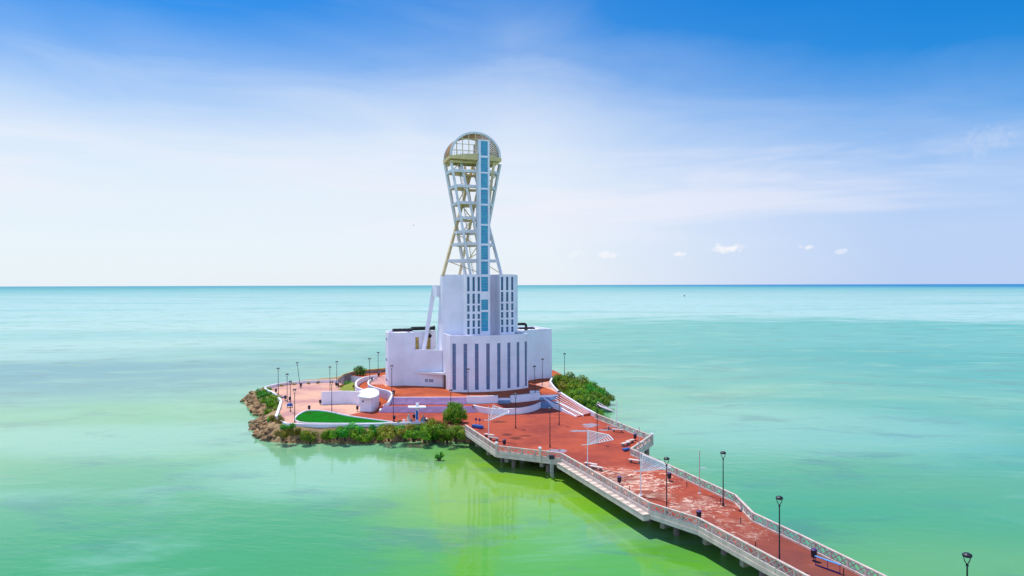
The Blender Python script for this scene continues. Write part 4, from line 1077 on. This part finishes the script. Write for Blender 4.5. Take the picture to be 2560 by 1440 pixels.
# blue framed exercise bench near the camera
r, v, rz = at_root('exercise_frame', 2069, 1424, 0, math.atan2(-10.4, 5.0) + .15, 'navy exercise frame with a light blue top strip beside the nearest litter bin', 'exercise machine')
mb = MB()
for x in (-1.1, 0, 1.1): mb.tube([(x, 0, 0), (x, 0, .78)], .03, 6)
mb.bar((-1.15, 0, .05), (1.15, 0, .05), .1, .1); mb.build('frame', M['purple'], r)
mb = MB(); mb.box((0, 0, .8), (2.3, .22, .05)); mb.build('top_strip', material('light_blue', (.12, .35, .7), .5, .1, 2), r); fin(r, v, rz)
# information post with flat roof
v = P(1042.5, 1055.5)
r, _, _ = at_root('information_post', 1042.5, 1055.5, 0, 0, 'white totem with blue panel and a broad flat white roof', 'information post')
mb = MB(); mb.box((0, 0, 1.35), (.5, .4, 2.7)); mb.build('column', M['white'], r)
mb = MB(); mb.prism([(-.17, -.23), (.22, -.23), (.22, -.205), (-.17, -.205)], .5, [2.25, 2.0, 2.0, 2.25]); mb.build('panel', M['blue'], r)
mb = MB(); mb.prism([(-1.35, -1.0), (1.75, -.85), (1.35, .95), (-1.75, .8)], 2.7, 2.82); mb.build('roof', M['trim'], r)
mb = MB(); mb.box((0.05, .1, 3.12), (.5, .45, .6)); mb.build('top_box', M['trim'], r); fin(r, v, 0)
# stone urn and dome beside it
v = P(1022, 1056)
r, _, _ = at_root('stone_urn', 1022, 1056, 0, 0, 'pale stone bottle-shaped urn left of the information post', 'sculpture')
mb = MB(); mb.tube([(0, 0, 0), (0, 0, .5), (0, 0, .95), (0, 0, 1.15), (0, 0, 1.4), (0, 0, 1.45)], [.42, .4, .25, .14, .18, .3], 12); mb.build('body', M['conc'], r, True)
mb = MB(); mb.tube([(.55, -.1, 0), (.55, -.1, .55), (.55, -.1, .62)], [.2, .18, .08], 10); mb.build('side_jar', M['grey'], r, True)
mb = MB(); mb.box((-.85, -.1, .25), (.45, .4, .5)); mb.build('block', M['trim'], r); fin(r, v, 0)
v = P(1059, 1055)
r, _, _ = at_root('stone_dome', 1059, 1055, 0, 0, 'grey rubble dome with a small pale finial right of the information post', 'sculpture')
mb = MB(); mb.tube([(0, 0, 0), (0, 0, .4), (0, 0, .75), (0, 0, 1.0)], [.62, .56, .36, .1], 12); mb.build('dome', M['grey'], r, True)
mb = MB(); mb.tube([(-.1, 0, .95), (-.1, 0, 1.25), (-.1, 0, 1.32)], [.07, .09, .26], 10); mb.build('finial', M['conc'], r); fin(r, v, 0)
# shallow puddles on the deck
M['wet'] = material('wet_paving', (.28, .17, .22), .04, .1, 1, spec=1.0)
for (px, py, rx, ry) in ((1477, 1062, 1.5, 1.1), (1473, 1067, 1.0, .5), (1447, 1077.5, 1.6, .7), (1392, 1127, 1.6, 1.0), (1515, 1075, 1.3, .5)):
    c = P(px, py); mb = MB(); pg = [(c.x + rx * math.cos(a_ * math.pi / 9) * (1 + .2 * math.sin(3 * a_ + px)), c.y + ry * math.sin(a_ * math.pi / 9) * (1 + .25 * math.sin(2 * a_ + py))) for a_ in range(18)]
    mb.prism(pg, -.01, .005); tag(mb.build('puddle', M['wet']), kind='structure')
# short stakes on the deck
for i, (px, py, lb) in enumerate(((1717, 1217, 'before the bare rusty mast'), (1801.5, 1258, 'left of the lamp at the bend'), (1851.5, 1308, 'right of the lamp at the bend'), (1889, 1370, 'before the tall lamp on the narrow pier'), (2109, 1438, 'below the navy exercise frame'), (1574, 1226, 'right of the bin above the ledge'))):
    v = P(px, py); mb = MB(); mb.tube([v, v + Vector((0, 0, .5))], [.05, .04], 6); mb.tube([v + Vector((0, 0, .5)), v + Vector((0, 0, .56))], .055, 6)
    tag(mb.build('stake', M['darkmetal'], loc=tuple(v)), 'short dark stake in the deck ' + lb, 'stake', 'short dark stakes')

# ------------------------------------------------------------------ plants
def leaf_mesh(name, blobs, nleaf, size, mat, seed):
    """many small leaf faces filling a few uneven clumps"""
    rnd = random.Random(seed); vs = []; fs = []
    tot = sum(b_[3] ** 2 for b_ in blobs)
    for (bx, by, bz, br) in blobs:
        n = int(nleaf * br ** 2 / tot)
        for _ in range(n):
            d = Vector((rnd.gauss(0, 1), rnd.gauss(0, 1), rnd.gauss(0, 1))).normalized()
            k = .55 + .45 * rnd.random() ** .6
            k *= 1 + .28 * mnoise.noise(d * 2.6 + Vector((seed, bx * 3, by)))
            p = Vector((bx, by, bz)) + Vector((d.x, d.y, d.z * .85)) * br * k
            if p.z < .02: p.z = rnd.uniform(.02, .3)
            nrm = (d * .8 + Vector((rnd.gauss(0, .5), rnd.gauss(0, .5), rnd.gauss(.35, .5)))).normalized()
            x = nrm.orthogonal().normalized(); x = Matrix.Rotation(rnd.uniform(0, 6.28), 3, nrm) @ x; y = nrm.cross(x)
            s = size * rnd.uniform(.6, 1.4)
            o = len(vs); vs += [p - x * s, p - y * s * .45, p + x * s, p + y * s * .45]; fs.append((o, o + 1, o + 2, o + 3))
    me = bpy.data.meshes.new(name); me.from_pydata([tuple(v) for v in vs], [], fs); me.materials.append(mat); me.update(); return me
def stem_mesh(name, blobs, r0, seed):
    rnd = random.Random(seed); mb = MB()
    for (bx, by, bz, br) in blobs:
        mb.tube([(rnd.uniform(-.1, .1), rnd.uniform(-.1, .1), -.5), (bx * .4, by * .4, bz * .45), (bx, by, bz), (bx * 1.2, by * 1.2, bz + br * .5)], [r0, r0 * .7, r0 * .45, r0 * .15], 6)
    me = bpy.data.meshes.new(name); me.from_pydata([tuple(v) for v in mb.v], [], mb.f); me.materials.append(M['trunk']); me.update(); return me
variants = []
for i in range(9):
    rnd = random.Random(100 + i)
    nb_ = rnd.randint(6, 10)
    bl = [(rnd.uniform(-1.0, 1.0), rnd.uniform(-.7, .7), rnd.uniform(.1, .95), rnd.uniform(.36, .62)) for _ in range(nb_)]
    mat = [M['leaf'], M['leafb'], M['leaf'], M['leafd'], M['leafb'], M['leaf'], M['leaf'], M['leaf'], M['leafd']][i]
    variants.append((leaf_mesh('foliage', bl, 2300, .085, mat, i), stem_mesh('stems', bl, .07, i)))
def shrub(v, s, i, label, name='shrub', cat='shrub', group='shrubs along the shore', sz=1.0):
    r = empty(name, v, random.uniform(0, 6.28), label, cat, group); r.scale = (s, s, s * sz)
    for me, nm in zip(variants[i % 9], ('foliage', 'stems')):
        o = bpy.data.objects.new(nm, me); col.objects.link(o); o.parent = r
    return r
# front shore: (px, py of the foot on the bank, size, variant, label)
front = [(707, 1093, 1.3, 8, 'olive shrub under the left end of the front wall, above the rocks'), (722, 1076, 1.1, 1, 'bright green shrub hanging over the left corner of the front wall'), (737, 1086, 1.0, 3, 'small dry shrub on the sandy bank below the lawn tip'),
         (776, 1103, 1.5, 5, 'round olive shrub standing alone among the pale stones'), (826, 1098, 1.5, 0, 'dark shrub right of the bare sandy patch'), (842, 1090, 1.3, 2, 'mid-green shrub below the lawn, next to the dark one'),
         (864, 1093, 1.5, 4, 'bright green shrub below the middle of the lawn'), (884, 1086, 1.7, 1, 'tall bright shrub whose top crosses the white wall'), (905, 1100, 1.7, 5, 'wide green shrub reaching down to the water'),
         (929, 1099, 1.5, 7, 'leafy shrub right of the wide one at the water'), (950, 1081, 1.4, 4, 'bright shrub crossing the wall at the right part of the lawn'), (972, 1092, 1.6, 8, 'dry brownish shrub near the lawn point'),
         (990, 1083, 1.3, 1, 'bright narrow shrub below the bin at the lawn point'), (1012, 1092, 1.6, 3, 'olive-brown shrub below the urn'), (1036, 1092, 1.7, 7, 'broad olive shrub below the information post'),
         (1060, 1094, 1.6, 2, 'green shrub below the grey dome'), (1080, 1083, 1.7, 0, 'tall olive shrub right of the end of the white wall'), (1086, 1099, 1.7, 4, 'green shrub at the water left of the shadowed hollow'),
         (1108, 1090, 1.7, 5, 'dark shrub left of the round tree'), (1106, 1072, 1.2, 3, 'yellowish shrub at the plaza edge left of the round tree'), (1118, 1101, 1.1, 6, 'pale small shrub at the water under the round tree'),
         (1076, 1062, .9, 8, 'thin dry bush sprouting beside the kerb'), (998, 1058, .5, 3, 'tuft of dry weeds beside the lawn point'), (1140, 1097, 1.6, 0, 'dark shrub in the shade at the pier head'), (1155, 1085, 1.4, 7, 'dark shrub tucked against the first balustrade')]
for (px, py, s, i, lb) in front:
    z = -2.1 if py > 1097 else (-1.3 if py > 1078 else -.2)
    shrub(P(px, py, z), s, i, lb)
for (px, py, s, i, lb) in ((655, 990, 1.5, 1, 'green shrub at the far left tip beside the parapet'), (666, 997, 1.6, 4, 'bright shrub behind the rocks near the left tip'), (678, 1008, 1.7, 2, 'green shrub against the left parapet, upper one'), (672, 985, 1.2, 0, 'dark shrub touching the top bend of the left parapet'),
                       (686, 1020, 1.6, 5, 'green shrub against the left parapet, middle one'), (683, 1034, 1.4, 7, 'olive shrub against the left parapet, lower one'), (690, 1056, 1.2, 1, 'bright shrub at the lower end of the left parapet'), (703, 1058, .9, 8, 'dry weeds growing through the corner of the esplanade'), (681, 1052, .9, 3, 'yellowish low shrub on the sandy slope')):
    shrub(P(px, py, -.9 if s > 1 else -.3), s, i, lb)
# right flank mass of bushes
rb = [(12.2, 160, -.3, 2.3, 5), (14.5, 156, -.6, 2.6, 0), (17.5, 158, -1.2, 2.7, 7), (14, 151, -.5, 2.6, 2), (17.5, 151.5, -1, 2.9, 1), (12.3, 153, .2, 1.7, 8), (12.3, 147, -.2, 2.2, 7), (15.2, 145.8, -.8, 2.6, 5), (18.3, 146, -1.6, 2.5, 0), (14.3, 140.8, -.6, 2.1, 2), (16.8, 140.3, -1.2, 2.2, 4), (15.6, 136.3, -1.2, 1.5, 7), (16.2, 133.8, -1.2, 1.2, 5), (19.8, 153.5, -1.7, 2.2, 7), (16.8, 163, -1.2, 2.6, 1), (14.2, 167, -.8, 2.3, 0), (18.5, 169, -1.6, 2.2, 7), (20.5, 163, -1.9, 1.9, 2)]
rl = ['at the back beside the building corner', 'behind the parapet bend', 'on the outer crest towards the sea', 'in the middle of the mass', 'bright, in the middle towards the sea', 'dry, right against the bend of the parapet', 'against the parapet below the bend', 'in the lower middle', 'dark, low on the seaward slope', 'beside the flank steps', 'bright, low on the seaward side', 'low, above the sunny lower end', 'smallest, yellowish, next to the first balustrade post', 'at the seaward edge above the rocks', 'tallest bright one at the far end', 'behind the tallest, near the back walkway', 'farthest, at the back shore', 'far and low, on the seaward edge']
for (x, y, z, s, i), lb in zip(rb, rl): shrub((x, y, z), s, i, 'bush right of the building, ' + lb, 'bush', 'bush', 'bushes on the right flank of the island', sz=(1.25 if y > 150 and x < 16 else .95))
shrub(P(868, 964, .3), .95, 1, 'clipped round bright bush on the green mound', 'round_bush', 'bush')
shrub(P(853, 968, .1), .6, 8, 'yellow tuft at the left foot of the green mound')
for k, (px, py) in enumerate(((770, 960), (795, 958.5), (706, 966), (735, 962), (672, 975))):
    shrub(P(px, py, 0), .4, 8 if k % 2 else 3, ['dry weeds under the far parapet, middle of the esplanade', 'dry weeds under the far parapet, right part', 'dry weeds under the far parapet, left of the leaning lamp', 'dry weeds at the foot of the leaning lamp', 'weeds in the leftmost corner of the esplanade'][k])
# trees
def tree(v, h, blobs, n, size, mat, label, seed, name='tree'):
    r = empty(name, v, 0, label, 'tree')
    cr = bpy.data.objects.new('crown', leaf_mesh('crown', blobs, n, size, mat, seed)); col.objects.link(cr); cr.parent = r
    tk = bpy.data.objects.new('trunk', stem_mesh('trunk', blobs, .16, seed)); col.objects.link(tk); tk.parent = r
tv = P(1136, 1080, -1.7)
tree(tv, 5, [(0, 0, 3.9, 1.5), (-1.1, .2, 3.2, 1.1), (1.1, 0, 3.3, 1.2), (.2, -.4, 2.6, 1.2), (.6, .3, 4.5, .9), (-.5, .2, 4.8, .8), (1.9, 0, 2.6, .55), (-1.5, 0, 2.2, .7), (.4, -.3, 1.5, 1.0)], 5200, .15, M['leaf'], 'round green tree at the head of the pier in front of the wide steps', 31, 'round_tree')
tv = P(901, 958, 0)
tree(tv, 4, [(0, 0, 2.9, .9), (-1.1, 0, 3.4, .75), (1.0, 0, 3.3, .7), (-.4, 0, 3.9, .6), (.8, 0, 2.4, .6), (.2, .2, 3.8, .6), (-.9, 0, 2.3, .45)], 1000, .16, M['leafb'], 'small open-crowned tree behind the ramp wall, against the sea', 32, 'young_tree')
# sapling in the water
tv = P(1098, 1151, WZ)
tree(tv, 1.5, [(-.35, 0, .75, .32), (.45, 0, .8, .38), (0.05, 0, .5, .38), (.3, 0, 1.15, .25), (-.5, .1, .5, .25)], 700, .09, M['leafb'], 'small green mangrove sapling standing in the water before the shore', 33, 'mangrove_sapling')

# ------------------------------------------------------------------ riprap boulders
M['rock'] = material('weathered_rock', (.36, .22, .09), .95, .2, 1.6, base2=(.08, .05, .035), bump=.6, bscale=5)  # dark second tone stands in for shade in the crevices
rocks = []
import bmesh
for i in range(8):
    bm = bmesh.new(); bmesh.ops.create_icosphere(bm, subdivisions=2, radius=1)
    rnd = random.Random(50 + i); sc3 = (rnd.uniform(.8, 1.3), rnd.uniform(.6, .9), rnd.uniform(.4, .6))
    for v in bm.verts:
        d = v.co.normalized(); k = 1 + .35 * mnoise.noise(d * 1.3 + Vector((i * 7, 0, 0))) + .16 * mnoise.noise(d * 3.5 + Vector((0, i * 5, 0)))
        v.co = Vector((d.x * sc3[0], d.y * sc3[1], d.z * sc3[2])) * k
        v.co.x = round(v.co.x * 3.2) / 3.2 * .4 + v.co.x * .6; v.co.z = round(v.co.z * 3) / 3 * .4 + v.co.z * .6
    me = bpy.data.meshes.new('boulder'); bm.to_mesh(me); bm.free(); me.materials.append(M['rock']); rocks.append(me)
nrk = 0
def rock(x, y, z, s, label):
    global nrk
    o = bpy.data.objects.new('boulder', rocks[nrk % 8]); nrk += 1; col.objects.link(o)
    o.location = (x, y, z); o.rotation_euler = (random.uniform(-.4, .4), random.uniform(-.4, .4), random.uniform(0, 6.28)); o.scale = (s, s, s)
    tag(o, label, 'boulder', 'riprap boulders round the shore')
for (a, ri, ro) in RO:
    x0, y0 = C0[0] + ro * math.cos(a), C0[1] + ro * math.sin(a)
    px = 1280 + x0 / y0 * FPX
    left = px < 700 and y0 < 180
    frontp = 690 <= px < 1165 and y0 < 125
    right = x0 > 16 and 133 < y0 < 180
    if left:
        for k in range(2):
            f = random.uniform(.35, 1.02); r_ = ri + (ro - ri) * f
            rock(C0[0] + r_ * math.cos(a + random.uniform(-.008, .008)), C0[1] + r_ * math.sin(a), -2.65 + (1 - f) * 2.6 + random.uniform(0, .25), random.uniform(.5, 1.15), 'weathered brown boulder on the rocky left tip and corner of the island')
    elif frontp:
        for k in range(1 + (random.random() < .6)):
            f = random.uniform(.8, 1.05); r_ = ri + (ro - ri) * f
            rock(C0[0] + r_ * math.cos(a + random.uniform(-.006, .006)), C0[1] + r_ * math.sin(a), -2.6 + (1 - f) * 2 + random.uniform(-.05, .15), random.uniform(.22, .5), 'small pale boulder at the waterline under the front shrubs')
    elif right:
        for k in range(1):
            f = random.uniform(.6, 1.03); r_ = ri + (ro - ri) * f
            rock(C0[0] + r_ * math.cos(a + random.uniform(-.008, .008)), C0[1] + r_ * math.sin(a), -2.6 + (1 - f) * 2.4 + random.uniform(0, .2), random.uniform(.4, .9), 'brown boulder on the right shore beyond the bushes')
# concrete outfall slab at the right shore
v = P(1497, 972, -1.4)
r, _, _ = at_root('outfall_slab', 1497, 972, 0, 0, 'pale concrete slab with a teal pipe sloping into the sea at the right shore', 'outfall')
mb = MB(); mb.box((0, 0, 0), (2.2, 2.4, .35)); mb.build('slab', M['conc'], r)
mb = MB(); mb.tube([(.6, 0, .25), (2.6, -1.2, -1.3)], .16, 8); mb.build('pipe', M['teal'], r); fin(r, v, 0)
# far boat and bird
v = P(1711, 740.5, WZ); r, _, _ = at_root('far_boat', 1711, 740, WZ, 0, 'tiny dark boat far out on the sea right of the tower', 'boat')
mb = MB(); mb.prism([(-2, -.8), (1.5, -.9), (2.8, 0), (1.5, .9), (-2, .8)], -.1, 1.0); mb.build('hull', M['darkmetal'], r)
mb = MB(); mb.box((-.4, 0, 1.7), (1.6, 1.2, 1.4)); mb.build('cabin', M['darkmetal'], r); fin(r, v, .4)
bv = Vector((-21.6, 150, CZ + (711.8 - 563) * 150 / FPX))
r, _, _ = at_root('seabird', 0, 800, 0, 0, 'tiny dark bird in flight left of the lattice tower', 'bird')
mb = MB(); mb.tube([(-.25, 0, 0), (-.1, 0, .02), (.12, 0, .02), (.28, 0, 0)], [.02, .06, .07, .02], 8); mb.build('body', M['darkmetal'], r)
for s in (-1, 1):
    mb = MB(); mb.add([(-.06, 0, .03), (.1, 0, .03), (.05, .3 * s, .14), (-.08, .55 * s, .06), (-.06, .3 * s, .12)], [(0, 1, 2, 4), (4, 2, 3)]); mb.build('wing', M['darkmetal'], r)
fin(r, bv, .5); r.scale = (.7, .7, .7)
